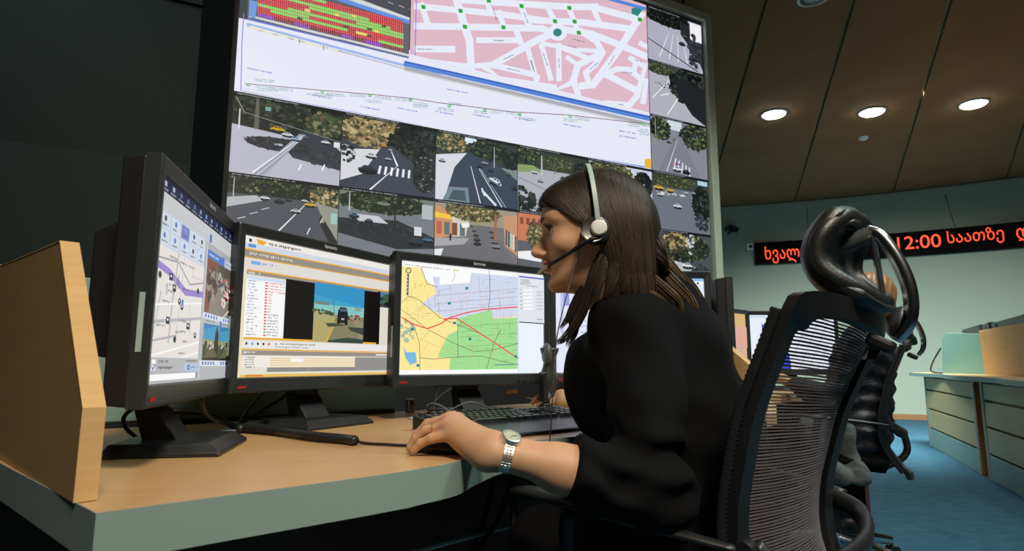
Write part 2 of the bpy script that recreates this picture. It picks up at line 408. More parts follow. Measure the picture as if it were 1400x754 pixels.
obj('top_frame', wbox(-.06, WX+.0175, -.65, .03, ZB+TOP+.018, ZB+TOP+.085), M['frame'], vw, world=True, bevel=.006)
obj('plinth', wbox(-.02, WX+.01, -.01, .03, 0, ZB-.01), M['blackm'], vw, world=True)
for i in range(3):
    for j in range(3):
        obj('display_cube', wbox(i*2*CW+.0012, (i+1)*2*CW-.0012, -.011, -.001, ZB+j*2*CH+.001, ZB+(j+1)*2*CH-.001), M['blackm'], vw, world=True)
rnd = random.Random(5)
DK = [(14, 20, 22), (26, 34, 34), (38, 46, 42), (10, 14, 16), (52, 60, 52), (20, 28, 24)]
GN = [(40, 56, 40), (60, 78, 52), (86, 98, 66), (28, 38, 30), (118, 120, 84), (50, 60, 46)]
YL = [(160, 138, 92), (130, 116, 76), (184, 168, 124), (92, 84, 56), (62, 60, 44), (146, 130, 90)]
LT = [(200, 200, 205), (170, 175, 180), (120, 125, 130), (70, 75, 80), (220, 220, 222)]
def car(c, x, y, s, col=(215, 222, 228), ang=0.0):
    c.disc(x+.01*s, y+.42*s, .85*s, .3*s, (22, 26, 30)); ca, sa = math.cos(ang), math.sin(ang)
    def q(P): return [(x+(u*ca-v*sa)*s, y+(u*sa+v*ca)*s) for u, v in P]
    dk = tuple(int(v*.6) for v in col)
    c.poly(q([(-.85, .35), (-.9, 0), (-.6, -.1), (-.35, -.42), (.3, -.42), (.6, -.1), (.9, .05), (.85, .38)]), col)
    c.poly(q([(-.5, -.1), (-.3, -.35), (-.03, -.35), (-.03, -.1)]), (40, 52, 62)); c.poly(q([(.04, -.1), (.04, -.35), (.26, -.35), (.48, -.1)]), (40, 52, 62))
    c.poly(q([(-.86, .36), (-.9, .15), (.9, .18), (.85, .38)]), dk)
    for u in (-.5, .5): c.disc(x+u*s*ca, y+.34*s, .16*s, .16*s, (12, 12, 14), 8)
def cell_canvas(i, j, draw, sky=(120, 128, 132)):
    """i column from the left, j row from the bottom; drawn in 0..1 x 0..1 with y down"""
    mg = .004; w, h = CW-mg, CH-mg; c = Can(w, h, sky); c.M = lambda p: (p[0]*w, (1-p[1])*h)
    draw(c); c.rect(0, 0, 1, .035, (14, 16, 20)); c.text(.03, .007, .55, .018, (150, 155, 160), rnd)
    c.build('camera_feed', WALLSCREEN, vw, wall_M(.0005, i*CW+mg/2, j*CH+mg/2), True)
def road(c, vx, vy, xl, xr, col, n=0): c.poly([(vx-.02, vy), (vx+.02, vy), (xr, 1), (xl, 1)], col)
def cast(c, x, y, rx, ry, n=60, cols=((48, 54, 60), (38, 44, 50), (58, 62, 68))): c.blob(x, y, rx, ry, list(cols), rnd, n, .22)
def trunk(c, x, y0, y1, w, col=(92, 92, 84)): c.poly([(x-w, y1), (x-w*.6, y0), (x+w*.6, y0), (x+w, y1)], col)
def A1(c):
    c.rect(0, 0, 1, .5, (22, 28, 28)); c.poly([(0, .4), (.3, .43), (1, .5), (1, 1), (0, 1)], (176, 176, 190))
    c.blob(.5, .16, .55, .2, DK+GN[:2], rnd, 150, .2); c.blob(.85, .22, .2, .16, GN+YL[3:5], rnd, 60, .25)
    c.poly([(.62, .36), (.85, .38), (1, .55), (1, .8), (.55, .72), (.45, .58)], (44, 52, 62)); cast(c, .42, .58, .32, .09, 60); cast(c, .85, .68, .2, .1, 40)
    trunk(c, .21, .03, .42, .022); trunk(c, .06, .2, .46, .008, (200, 205, 205)); c.line([(.02, .06), (.1, .24), (1, .42)], .006, (150, 155, 150))
    c.rect(.28, .12, .33, .17, (110, 160, 150))
    c.poly([(.6, .4), (.66, .4), (.3, 1), (.2, 1)], (150, 152, 165)); c.line([(.63, .42), (.2, .98)], (.004, .014), (235, 236, 242)); c.line([(.65, .42), (.24, 1)], (.003, .008), (220, 222, 230))
    for a, b in ((.62, .84), (.84, .8)): c.line([(a+.01, b-.05), (a-.01, b+.03)], .012, (235, 235, 240))
    car(c, .40, .38, .075, (205, 160, 40)); car(c, .49, .43, .06); car(c, .57, .47, .05, (150, 175, 210)); car(c, .66, .43, .035, (90, 100, 110)); car(c, .85, .45, .05, (220, 220, 224)); c.rect(.93, .43, .99, .5, (210, 215, 220))
def A2(c):
    c.rect(0, 0, 1, 1, (52, 58, 68)); c.rect(0, 0, 1, .35, (40, 44, 42)); c.blob(.32, .2, .34, .22, YL, rnd, 130, .2); c.blob(.78, .3, .3, .27, DK, rnd, 130, .2)
    c.poly([(0, .5), (.42, .42), (.3, .75), (0, .92)], (205, 205, 212)); c.poly([(.42, .36), (.52, .36), (1, .75), (1, 1), (.12, 1)], (58, 64, 76))
    c.blob(.88, .68, .14, .28, DK+LT[2:4], rnd, 90, .16); c.line([(.5, .4), (.58, .62), (.3, 1)], (.004, .02), (230, 232, 240))
    for k in range(6): c.line([(.40+k*.062, .66), (.385+k*.064, .76)], .024, (222, 226, 232))
    car(c, .26, .3, .03, (200, 60, 50)); car(c, .30, .53, .07, (205, 210, 215)); car(c, .27, .72, .11, (34, 40, 44)); car(c, .48, .54, .04, (160, 180, 200)); car(c, .43, .37, .035, (214, 140, 40)); car(c, .50, .41, .025)
    c.blob(.06, .55, .07, .12, DK+LT, rnd, 30, .3)
def A3(c):
    c.rect(0, 0, 1, .4, (46, 56, 50)); c.rect(.34, .03, .48, .14, (205, 225, 232)); c.poly([(0, .36), (.38, .26), (.45, .5), (.1, 1), (0, 1)], (205, 208, 216))
    c.poly([(.38, .24), (.6, .26), (1, .56), (1, 1), (.1, 1), (.22, .5)], (52, 62, 78)); c.blob(.17, .15, .2, .14, GN+YL[:3], rnd, 110, .22); c.blob(.62, .18, .26, .14, DK+GN[:3], rnd, 90, .22); c.blob(.93, .26, .12, .16, DK, rnd, 60, .3)
    c.line([(.41, .45), (.53, .98)], (.006, .012), (230, 232, 240)); c.line([(.5, .45), (.8, 1)], (.006, .014), (230, 232, 240)); c.line([(.52, .45), (.85, 1)], (.004, .008), (200, 205, 214))
    c.line([(.56, .8), (.72, .98)], .03, (215, 220, 228)); c.line([(.55, .76), (.58, .86)], .02, (215, 220, 228)); c.poly([(.16, .8), (.38, .78), (.4, 1), (.08, 1)], (110, 130, 138)); c.poly([(.2, .84), (.34, .83), (.36, .98), (.15, .98)], (66, 82, 88))
    car(c, .72, .62, .1, (205, 222, 232), .5); car(c, .58, .37, .05, (150, 156, 150)); car(c, .52, .44, .04, (30, 34, 40)); car(c, .66, .47, .04, (40, 44, 50)); car(c, .88, .48, .045, (90, 96, 100)); car(c, .97, .68, .06, (40, 44, 44)); car(c, .07, .43, .05, (190, 196, 190)); trunk(c, .7, .1, .42, .006, (170, 175, 175))
def A4(c):
    c.rect(0, 0, 1, 1, (165, 168, 176)); c.rect(0, 0, 1, .32, (44, 54, 46)); c.blob(.15, .14, .18, .14, DK+GN, rnd, 70, .22); c.blob(.55, .2, .3, .12, GN+YL[3:5], rnd, 90, .2); c.blob(.9, .25, .16, .14, DK, rnd, 60, .25)
    c.poly([(0, .3), (.2, .28), (.35, .36), (0, .42)], (128, 150, 96)); cast(c, .9, .5, .25, .1, 40); c.blob(.08, .82, .14, .2, DK, rnd, 50, .25); c.blob(.4, .95, .3, .1, DK, rnd, 50, .22)
    c.line([(0, .5), (.6, .72)], .008, (90, 96, 100)); car(c, .22, .38, .05); car(c, .3, .5, .05, (180, 186, 190)); car(c, .62, .4, .05, (60, 66, 70)); trunk(c, .32, .1, .42, .01, (190, 190, 185)); trunk(c, .5, .1, .36, .006)
def A5(c):
    c.rect(0, 0, 1, 1, (196, 200, 216)); c.blob(.3, .15, .4, .16, GN+YL[:2], rnd, 100, .2); c.blob(.85, .3, .16, .25, DK, rnd, 70, .25); c.poly([(.4, .35), (.8, .35), (1, .6), (1, 1), (.2, 1)], (150, 160, 178))
    car(c, .7, .5, .05, (80, 90, 110)); car(c, .83, .8, .1, (110, 128, 150), .2); car(c, .5, .45, .04); c.blob(.9, .6, .1, .1, DK, rnd, 30, .25)
def A6(c):
    c.rect(0, 0, 1, 1, (104, 110, 120)); c.rect(0, 0, 1, .26, (56, 62, 58)); c.blob(.35, .12, .4, .12, GN+YL[3:5], rnd, 100, .22); c.blob(.86, .45, .18, .32, DK, rnd, 90, .2); c.rect(.8, .04, .98, .12, (170, 196, 210)); cast(c, .86, .8, .14, .14, 30)
    c.blob(.3, .36, .3, .03, LT+YL[:1], rnd, 40, .5); car(c, .1, .28, .09, (220, 176, 60)); car(c, .3, .3, .07, (226, 180, 50)); car(c, .12, .4, .06); car(c, .42, .56, .085, (214, 220, 226)); car(c, .58, .3, .04); car(c, .72, .28, .04, (170, 176, 180))
def B1(c):
    c.rect(0, 0, 1, 1, (74, 78, 86)); c.rect(0, 0, 1, .24, (30, 40, 38)); c.poly([(0, .3), (.25, .24), (.3, .3), (0, .42)], (170, 176, 178)); c.blob(.4, .1, .45, .13, DK+GN, rnd, 130, .2); c.blob(.88, .16, .16, .16, GN+YL, rnd, 60, .25)
    c.poly([(.78, .25), (1, .3), (1, .75), (.95, .7)], (140, 142, 130)); c.poly([(.84, .4), (1, .72), (1, .95), (.82, .48)], (40, 42, 40)); c.line([(.68, .3), (.25, .98)], (.006, .022), (225, 228, 232))
    for k in range(4): c.line([(.62-.12*k+.24, .42+k*.16), (.6-.12*k+.235, .5+k*.16)], .01, (215, 218, 222))
    for k in range(3): c.line([(.1+.1*k, .55-.07*k), (.16+.1*k, .52-.07*k)], .01, (190, 194, 198))
    car(c, .6, .38, .055, (190, 198, 204)); car(c, .73, .28, .06, (224, 176, 50)); car(c, .68, .24, .035, (210, 215, 218)); car(c, .32, .26, .05); car(c, .45, .28, .055, (40, 46, 50)); car(c, .53, .25, .04, (60, 66, 70)); c.poly([(.68, .8), (.86, .82), (.9, 1), (.64, 1)], (206, 208, 204))
    for k in range(4): c.line([(.7+k*.05, .82), (.68+k*.06, 1)], .004, (130, 134, 130))
    c.rect(.93, .36, .99, .5, (150, 190, 180)); trunk(c, .05, .05, .35, .005, (180, 184, 180)); trunk(c, .86, .1, .5, .01, (150, 144, 120))
def B2(c):
    c.rect(0, 0, 1, 1, (112, 118, 124)); c.rect(0, 0, 1, .2, (110, 120, 110)); c.blob(.45, .15, .5, .15, DK+GN, rnd, 150, .18); c.poly([(0, .4), (.6, .36), (1, .55), (1, .7), (.6, .75), (0, .6)], (40, 44, 48)); c.poly([(.12, .33), (.4, .33), (.5, .42), (.2, .42)], (190, 192, 196))
    trunk(c, .57, .15, .5, .01, (30, 30, 28)); trunk(c, .1, .05, .3, .006, (190, 194, 190)); cast(c, .4, .5, .4, .08, 60); car(c, .15, .35, .06, (70, 90, 120)); car(c, .3, .4, .05, (60, 76, 104)); car(c, .8, .62, .1, (50, 58, 64)); car(c, .93, .58, .07, (80, 110, 140)); c.rect(.78, .42, .86, .54, (205, 208, 208))
    c.poly([(.12, .92), (.2, .84), (.4, .84), (.48, .92), (.44, 1), (.14, 1)], (226, 230, 232)); c.poly([(.2, .88), (.24, .85), (.36, .85), (.4, .89)], (60, 90, 100)); c.rect(.86, .1, .98, .3, (170, 178, 180))
def B3(c):
    c.rect(0, 0, 1, 1, (112, 110, 112)); c.rect(0, 0, 1, .3, (150, 140, 120)); c.poly([(0, .08), (.26, .16), (.26, .46), (0, .56)], (196, 140, 96)); c.poly([(0, .17), (.2, .2), (.2, .26), (0, .25)], (230, 190, 60)); c.poly([(.2, .2), (.4, .24), (.36, .48), (.2, .5)], (200, 196, 186))
    for k in range(4): c.rect(.02+k*.09, .3, .08+k*.09, .48, rnd.choice([(90, 110, 110), (180, 90, 80), (226, 230, 226), (120, 70, 60)]))
    c.blob(.45, .12, .35, .14, YL+GN, rnd, 130, .18); c.poly([(.82, .12), (1, .08), (1, .7), (.84, .56)], (190, 140, 110)); 
    for k in range(5): c.rect(.85+k*.03, .32+k*.02, .87+k*.03, .55+k*.02, rnd.choice([(60, 80, 90), (200, 210, 210), (130, 60, 50), (150, 200, 200)]))
    c.poly([(0, .54), (.4, .5), (.34, .6), (0, .66)], (160, 158, 160)); c.poly([(.5, .3), (.64, .3), (.72, .42), (1, .84), (1, 1), (0, 1), (0, .66), (.42, .58)], (104, 103, 108)); c.poly([(0, .7), (.1, .68), (.03, .95), (0, .95)], (220, 222, 226))
    for k in range(5): car(c, .5-.015*k*k*.3, .56-.06*k, .055-.007*k, (60+12*k, 62+12*k, 64+12*k))
    for k in range(4): car(c, .73-.02*k, .58-.07*k, .06-.008*k, (150-20*k, 152-20*k, 156-20*k))
    trunk(c, .72, .1, .5, .018, (150, 100, 76)); c.rect(.17, .46, .19, .56, (30, 28, 34)); c.poly([(.3, .3), (.4, .28), (.4, .34), (.32, .36)], (230, 230, 226))
def B4(c):
    c.rect(0, 0, 1, 1, (90, 92, 100)); c.rect(0, 0, .4, .45, (190, 116, 84)); c.blob(.25, .35, .14, .22, YL+GN, rnd, 80, .2); c.rect(.38, .05, .6, .6, (216, 214, 220)); c.poly([(0, .62), (.4, .55), (.3, .75), (0, .72)], (226, 228, 232)); c.blob(.75, .3, .2, .2, YL, rnd, 60, .2)
    for k in range(4): c.rect(.03+k*.08, .1, .07+k*.08, .2, (120, 66, 50))
def B5(c):
    c.rect(0, 0, 1, 1, (120, 124, 128)); c.blob(.5, .25, .5, .2, GN+YL, rnd, 100, .18); c.poly([(0, .5), (1, .5), (1, .75), (0, .8)], (60, 64, 70)); car(c, .5, .6, .08); c.blob(.8, .1, .2, .1, YL, rnd, 30, .3)
def B6(c):
    c.rect(0, 0, 1, 1, (66, 74, 80)); c.blob(.5, .26, .5, .26, DK+GN, rnd, 130, .16); c.blob(.35, .2, .22, .16, YL, rnd, 50, .2); c.blob(.62, .2, .06, .22, LT, rnd, 40, .3); c.poly([(.05, .62), (.35, .52), (.7, .6), (.5, .85), (.1, .8)], (176, 180, 184)); car(c, .3, .56, .09, (200, 206, 210)); car(c, .55, .58, .1, (224, 228, 230)); cast(c, .8, .75, .22, .2, 50)
    c.poly([(.1, .88), (.9, .84), (1, 1), (0, 1)], (150, 156, 164))
def R1(c):
    c.rect(0, 0, 1, 1, (168, 168, 182)); c.rect(0, 0, .75, .18, (36, 40, 44)); c.blob(.4, .15, .5, .14, DK, rnd, 90, .2); c.poly([(.6, .1), (1, .2), (1, .95), (.9, .7), (.6, .35)], (38, 40, 46)); c.rect(.78, .05, 1, .4, (230, 230, 236)); cast(c, .85, .6, .14, .3, 50)
    for k in range(4): c.line([(.38+k*.08, .4), (.2+k*.17, .9)], (.006, .014), (230, 232, 240))
    c.line([(0, .62), (.9, .98)], .02, (20, 22, 26)); car(c, .62, .52, .07, (50, 54, 60)); car(c, .68, .36, .05, (90, 94, 100)); car(c, .86, .75, .08, (44, 48, 54))
def R2(c):
    c.rect(0, 0, 1, 1, (170, 170, 180)); c.rect(0, 0, 1, .2, (60, 66, 62)); c.blob(.2, .14, .25, .1, GN+YL[3:5], rnd, 60, .25); c.blob(.7, .35, .35, .33, DK, rnd, 130, .18); c.poly([(.4, .2), (1, .3), (1, 1), (.75, .85), (.5, .5)], (30, 34, 38))
    c.line([(.35, .3), (.05, .7)], .012, (235, 236, 240)); c.line([(.5, .6), (.3, .95)], .014, (240, 240, 244)); c.line([(.2, .62), (.34, .55)], .014, (240, 240, 244)); cast(c, .3, .4, .2, .06, 20)
def R3(c):
    c.rect(0, 0, 1, 1, (128, 130, 140)); c.rect(.3, .0, .55, .2, (200, 210, 214)); c.blob(.15, .22, .2, .2, DK+GN, rnd, 70, .22); c.blob(.8, .25, .28, .25, DK+GN+YL[3:4], rnd, 100, .2); cast(c, .5, .42, .35, .06, 40); c.poly([(.44, .3), (.54, .3), (.85, 1), (.1, 1)], (120, 122, 132))
    for k in range(5): c.line([(.42+.06*k, .72+.03*k), (.38+.07*k, .92+.02*k)], .02, (226, 228, 234))
    c.line([(.47, .35), (.25, .98)], (.004, .014), (220, 222, 228)); car(c, .44, .9, .09, (224, 228, 232)); c.rect(.4, .8, .44, .83, (200, 40, 50)); c.rect(.46, .8, .5, .83, (60, 80, 200)); car(c, .6, .92, .08, (40, 44, 52)); car(c, .3, .44, .04, (60, 64, 70)); trunk(c, .08, .05, .4, .008, (150, 150, 145))
for i, f in enumerate([A1, A2, A3, A4, A5, A6]): cell_canvas(i, 2, f)
for i, f in enumerate([B1, B2, B3, B4, B5, B6]): cell_canvas(i, 1, f)
for i, f in enumerate([B6, A3, B2, A6, R3, B1]): cell_canvas(i, 0, f)
for j, f in ((5, R1), (4, R2), (3, R3)): cell_canvas(5, j, f)

# white line chart window (columns 0-4) ; coordinates are image points measured on the wall plane
def wcan(u0, u1, z0, z1, bg, off=.0006):
    c = Can(u1-u0, z1-z0, bg); c.M = lambda p: (lambda q: (q[0]-u0, q[1]-z0))(wall_uv(p)); c.bm = wall_M(off, u0, z0); return c
U5 = 5*CW-.004
c = wcan(.002, U5, 3*CH+.003, 4*CH+.03, (222, 224, 238))
Pw = lambda a, b: (a, b)
def zoomB(x, y): return (560+x/3.427, y/3.427)         # measured in enlargements of the photograph
def zoomA(x, y): return (300+x/3.427, y/3.427)
for (a, b, wd, col) in [(zoomA(130, 112), zoomA(1028, 350), 3.2, (150, 178, 226)), (zoomA(130, 122), zoomA(1028, 366), 2.2, (186, 190, 204))]: c.line([a, b], wd, col)
c.poly([zoomA(150, 120), zoomA(560, 236), zoomA(560, 248), zoomA(130, 132)], (222, 220, 214))
c.line([zoomB(-20, 298), zoomB(1125, 556)], 7.0, (82, 128, 206)); c.line([zoomB(-20, 290), zoomB(1125, 549)], 1.6, (48, 84, 180)); c.line([zoomB(-20, 322), zoomB(1125, 584)], 5.2, (166, 166, 172)); c.line([zoomB(-20, 332), zoomB(1125, 594)], 2.0, (200, 200, 206))
for k, x in enumerate((190, 255, 330, 380, 490, 560)): c.text(*zoomA(x-10, 140+(x-190)*.255), 9, 1.6, (120, 120, 120), rnd, .25)
for x in (375, 488): c.line([zoomA(x, 185+(x-375)*.27), zoomA(x-1, 205+(x-375)*.27)], .8, (80, 80, 80))
curve = [zoomA(120, 392), zoomA(480, 424), zoomA(705, 442), zoomA(900, 462), zoomA(1028, 482), zoomB(240, 494), zoomB(470, 524), zoomB(750, 540), zoomB(1095, 580)]
c.line(curve, .9, (110, 30, 40))
for q in [zoomA(135, 396), zoomA(482, 428), zoomA(706, 446), zoomA(896, 466), zoomB(5, 468), zoomB(186, 496), zoomB(352, 516), zoomB(516, 536), zoomB(752, 544), zoomB(1096, 582)]:
    c.rect(q[0]-2.2, q[1]-1.4, q[0]+2.2, q[1]+2.4, (60, 170, 90)); c.rect(q[0]-1, q[1]-.4, q[0]+1, q[1]+1.4, (190, 230, 200))
for q, L in [((165, 368), 30), ((170, 395), 28), ((175, 412), 32), ((250, 410), 30), ((440, 436), 30), ((500, 436), 28), ((610, 440), 26), ((685, 468), 24), ((725, 452), 26), ((820, 460), 26), ((905, 490), 22)]:
    for dy in (0, 8): c.text(*zoomA(q[0], q[1]+dy), L*.9, 1.5, (96, 150, 140), rnd, .09)
for q, L in [((20, 480), 22), ((130, 505), 25), ((180, 480), 20), ((300, 518), 20), ((370, 518), 20), ((450, 524), 22), ((510, 550), 26), ((720, 556), 20), ((770, 550), 22), ((1020, 580), 18), ((1065, 604), 16), ((1070, 620), 16)]:
    for dy in (0, 8): c.text(*zoomB(q[0], q[1]+dy), L*.9, 1.5, (96, 150, 140), rnd, .12)
for q in [(130, 320), (410, 440), (655, 498), (830, 505)]: c.text(*zoomA(*q), 34 if q[0] < 500 else 28, 1.9, (80, 84, 190), rnd, .2)
for q in [(170, 418), (118, 522), (292, 536), (490, 552), (718, 582), (976, 612), (980, 636)]: c.text(*zoomB(*q), 30 if q[0] == 170 else 24, 1.9, (80, 84, 190), rnd, .18)
c.line([zoomA(100, 430), zoomA(1020, 622), zoomB(500, 690)], .7, (226, 214, 190)); c.line([zoomA(98, 414), zoomA(330, 462)], .6, (200, 200, 200)); c.text(*zoomA(106, 428), 60, 1.7, (110, 110, 116), rnd, .2)
c.line([(333, 20), (330.5, 60), (329, 125)], 1.2, (120, 120, 214)); c.line([(329, 127.5), (465, 151.5), (590, 180.4), (702, 201), (800, 218.5), (888, 230.5)], 1.6, (70, 110, 210)); c.rect(880, 218, 889, 231, (224, 176, 60))
c.build('chart_window', WALLSCREEN, vw, c.bm, True)
# street map window
c = wcan(.89, U5, 4*CH+.005, 6*CH-.004, (214, 176, 190), .0012)
c.poly([zoomB(24, 0), zoomB(1300, -100), (886, 161), zoomB(0, 300)], (216, 178, 192))
W_ = (222, 228, 240)
def z3(x, y): return (560+x/6.856, y/6.856)            # two closer enlargements
def z4(x, y): return (720+x/4.711, y/4.711)
def rd(pts, wd): c.line(pts, wd, W_)
for pts, wd in [
 ([z3(60, 60), z3(400, 90), z3(830, 130), z3(1240, 190)], 8.5), ([z3(60, 245), z3(500, 252), z3(1240, 268), z4(150, 205)], 9), ([z3(110, 40), z3(170, 230)], 8), ([z3(440, 0), z3(500, 200), z3(560, 380), z3(575, 640)], 10.5), ([z3(540, 640), z3(545, 720)], 11),
 ([z3(60, 460), z3(410, 462)], 9), ([z3(640, 378), z3(1040, 378)], 8), ([z3(1000, 290), z3(1040, 400)], 8), ([z3(720, 10), z3(760, 120)], 7), ([z3(840, 110), z3(880, 250)], 7), ([z3(1040, 50), z3(1130, 270)], 8),
 ([z3(480, 0), z3(1240, 50), z4(300, 45), z4(450, 45)], 9), ([z3(200, 630), z3(560, 635), z3(780, 610), z4(60, 262), z4(170, 215)], 9.5), ([z3(780, 610), z3(1160, 700), z4(40, 480), z4(70, 500)], 8), ([z3(700, 640), z3(800, 760), zoomB(440, 396), zoomB(680, 412)], 8.5),
 ([z3(1110, 470), z3(1190, 754), z4(70, 520)], 7), ([z4(95, 290), z4(155, 510)], 7), ([z4(205, 290), z4(208, 515)], 7.5), ([z4(30, 130), z4(360, 145), z4(660, 185)], 9), ([z4(440, 50), z4(680, 115), z4(735, 90)], 9), ([z4(430, 60), z4(470, 150)], 7),
 ([z4(140, 60), z4(190, 150)], 7), ([z4(270, 50), z4(330, 200)], 7), ([z4(230, 190), z4(420, 220), z4(600, 290), z4(770, 365)], 9), ([z4(740, 90), z4(600, 310), z4(430, 545), z4(350, 555)], 10), ([z4(350, 200), z4(450, 270), z4(490, 340), z4(440, 420), z4(380, 470), z4(400, 540)], 8),
 ([z4(100, 280), z4(300, 320), z4(470, 330)], 6), ([z4(230, 310), z4(380, 370)], 6.5), ([z4(470, 350), z4(330, 420), z4(300, 520), z4(330, 650)], 9), ([z4(305, 530), z4(200, 610)], 8.5), ([z4(260, 370), z4(330, 420)], 6),
 ([z4(490, 470), z4(720, 590)], 9), ([z4(510, 480), z4(580, 445), z4(660, 450), z4(740, 515)], 7.5), ([z4(665, 375), z4(760, 430)], 7), ([z4(700, 400), z4(690, 470)], 7), ([z4(775, 420), z4(710, 620), z4(660, 680), z4(510, 670), z4(505, 700)], 9), ([z4(775, 520), z4(750, 660)], 8), ([z4(730, 280), z4(775, 300)], 7)]: rd(pts, wd)
c.disc(*z4(200, 208), 13, 12, W_); c.disc(*z4(198, 210), 6.0, 5.6, (44, 130, 120)); c.poly([z4(675, 55), z4(715, 45), z4(750, 60), z4(715, 105), z4(675, 90)], (44, 130, 120))
for q in [z3(128, 67), z3(476, 103), z3(517, 252), z3(740, 8), z3(877, 258), z3(1048, 58), z4(182, 138), z4(274, 52), z4(308, 140), z4(335, 212), z4(728, 127)]: c.poly([(q[0]-3, q[1]-3), (q[0]+2.6, q[1]-2.4), (q[0]+3.2, q[1]+3), (q[0]-2.4, q[1]+2.4)], (44, 160, 50))
for q, L, a in [(z3(785, 375), 15, .02), (z3(68, 456), 21, .03), (z3(880, 552), 15, -.42), (z3(915, 640), 17, .22), (z3(1140, 565), 15, 1.3), (z3(785, 72), 20, 1.3), (z3(1075, 118), 15, 1.2), (z4(296, 250), 18, .25), (z4(266, 294), 14, .2), (z4(108, 340), 18, 1.25), (z4(208, 375), 14, 1.5), (z4(30, 388), 16, 1.3), (z4(405, 445), 15, -.7), (z4(525, 415), 15, -1.0), (z4(605, 462), 16, .1), (z4(695, 385), 10, .2), (z4(582, 670), 9, .1), (zoomB(495, 398), 26, .1)]: c.text(q[0], q[1], L, 1.7, (70, 80, 84), rnd, a)
c.poly([z4(545, 685), z4(595, 690), z4(590, 705), z4(545, 700)], (226, 170, 160))
c.line([(886.5, 12), (887, 80), (888, 162)], 1.3, (90, 100, 210)); c.line([(569, 0), (567, 84)], 1.0, (110, 100, 210)); c.line([z4(530, -6), z4(760, 58)], 4.5, (82, 128, 206))
c.build('map_window', WALLSCREEN, vw, c.bm, True)
# schedule window (upper left)
c = wcan(.002, .885, 3*CH+.385, 6*CH-.004, (60, 66, 70), .0018)
c.poly([(325, -40), (569, -60), (569, 18), (345, -40)], (176, 184, 180)); c.poly([zoomA(600, 0), zoomA(930, 0), zoomA(930, 110)], (190, 200, 196))
c.poly([zoomA(640, -10), zoomA(930, -10), zoomA(930, 95)], (74, 76, 82)); 
for k in range(4): c.line([zoomA(790+k*50, 10+k*16), zoomA(815+k*50, 20+k*16)], .8, (190, 190, 190))
c.poly([zoomA(135, -60), zoomA(420, -45), zoomA(915, 105), zoomA(912, 290), zoomA(130, 100)], (96, 98, 106))
c.line([zoomA(480, -30), zoomA(916, 112)], 5.0, (96, 140, 222)); c.line([zoomA(540, -30), zoomA(916, 94)], 1.5, (216, 218, 226))
def sp_(x, r): return zoomA(x, -78+r*15.3+(x-178)*(.26-.0012*r))
RED, GR_, YE, PU, MA = (186, 36, 52), (122, 200, 90), (226, 206, 90), (128, 40, 186), (110, 18, 44)
for r in range(10): c.poly([sp_(178, r), sp_(862, r), sp_(862, r+1), sp_(178, r+1)], RED if r < 9 else MA)
gr = {1: (178, 440), 2: (210, 560), 3: (300, 700), 4: (178, 330), 5: (430, 862), 6: (178, 600), 7: (750, 862), 3.5: (0, 0)}
for r, (a, b) in {0: (178, 500), 2: (240, 700), 3: (420, 800), 5: (320, 862), 6: (180, 420), 7: (240, 600), 8: (745, 862), 4: (640, 862)}.items():
    c.poly([sp_(a, r), sp_(b, r), sp_(b, r+.9), sp_(a, r+.9)], GR_)
for a, b, r in [(640, 700, 7), (540, 560, 3), (725, 745, 5), (620, 640, 2), (400, 425, 4)]: c.poly([sp_(a, r), sp_(b, r), sp_(b, r+.9), sp_(a, r+.9)], YE)
for a, b, r in [(180, 205, 4.1), (365, 390, 7.2), (580, 605, 6.2), (690, 715, 5.1), (690, 712, 7.2), (760, 780, 3)]: c.poly([sp_(a, r), sp_(b, r), sp_(b, r+.7), sp_(a, r+.7)], (20, 24, 20))
for a, b in [(178, 255), (350, 425), (575, 628), (685, 760)]: c.poly([sp_(a, 9), sp_(b, 9), sp_(b, 10), sp_(a, 10)], PU)
for x in range(182, 862, 9): c.line([sp_(x, 0), sp_(x, 10)], .35, (236, 206, 190))
for r in range(10): c.line([sp_(178, r), sp_(862, r)], .3, (90, 30, 30))
c.line([sp_(140, 10.7), sp_(905, 10.7)], 3.2, (206, 206, 212)); c.line([sp_(130, 11.8), sp_(910, 11.8)], 2.4, (96, 120, 205)); c.text(*sp_(150, 10.9), 45, 1.5, (90, 90, 96), rnd, .25); c.text(*sp_(560, 10.9), 40, 1.5, (90, 90, 96), rnd, .25)
c.line([(343, 0), (341, 32)], 1.4, (90, 140, 220)); c.poly([(341, 0), (352, 3), (349, 26), (340, 22)], (110, 150, 210))
c.build('schedule_window', WALLSCREEN, vw, c.bm, True)
# dark screens to the left of the lit ones, same plane: three rows of blank panels
dw = thing('blank_video_panels', 'dark unlit wall panels filling the left side beside the bright video wall', 'panels', tuple([*(WP+WD*(WT0-1.3)), 0]))
obj('edge_post', wbox(-.16, -.0205, -.1, .0, 0, ZB+TOP+.08), M['darkgap'], dw, world=True)
for k, (z0, z1, o0, o1) in enumerate([(0, 1.805, .22, .00), (1.807, 2.613, -.045, -.03), (2.615, 3.68, -.01, -.01)]):
    g = G().add([(-3.0, -o0, z0), (-.162, -o0, z0), (-.162, -o1, z1), (-3.0, -o1, z1), (-3.0, .3, z0), (-.162, .3, z0), (-.162, .3, z1), (-3.0, .3, z1)], [(0, 1, 2, 3), (4, 7, 6, 5), (0, 4, 5, 1), (1, 5, 6, 2), (2, 6, 7, 3), (3, 7, 4, 0)])
    obj('blank_panel', xf(g, wall_M(0, 0, -ZB)), M['darkwall'], dw, world=True)
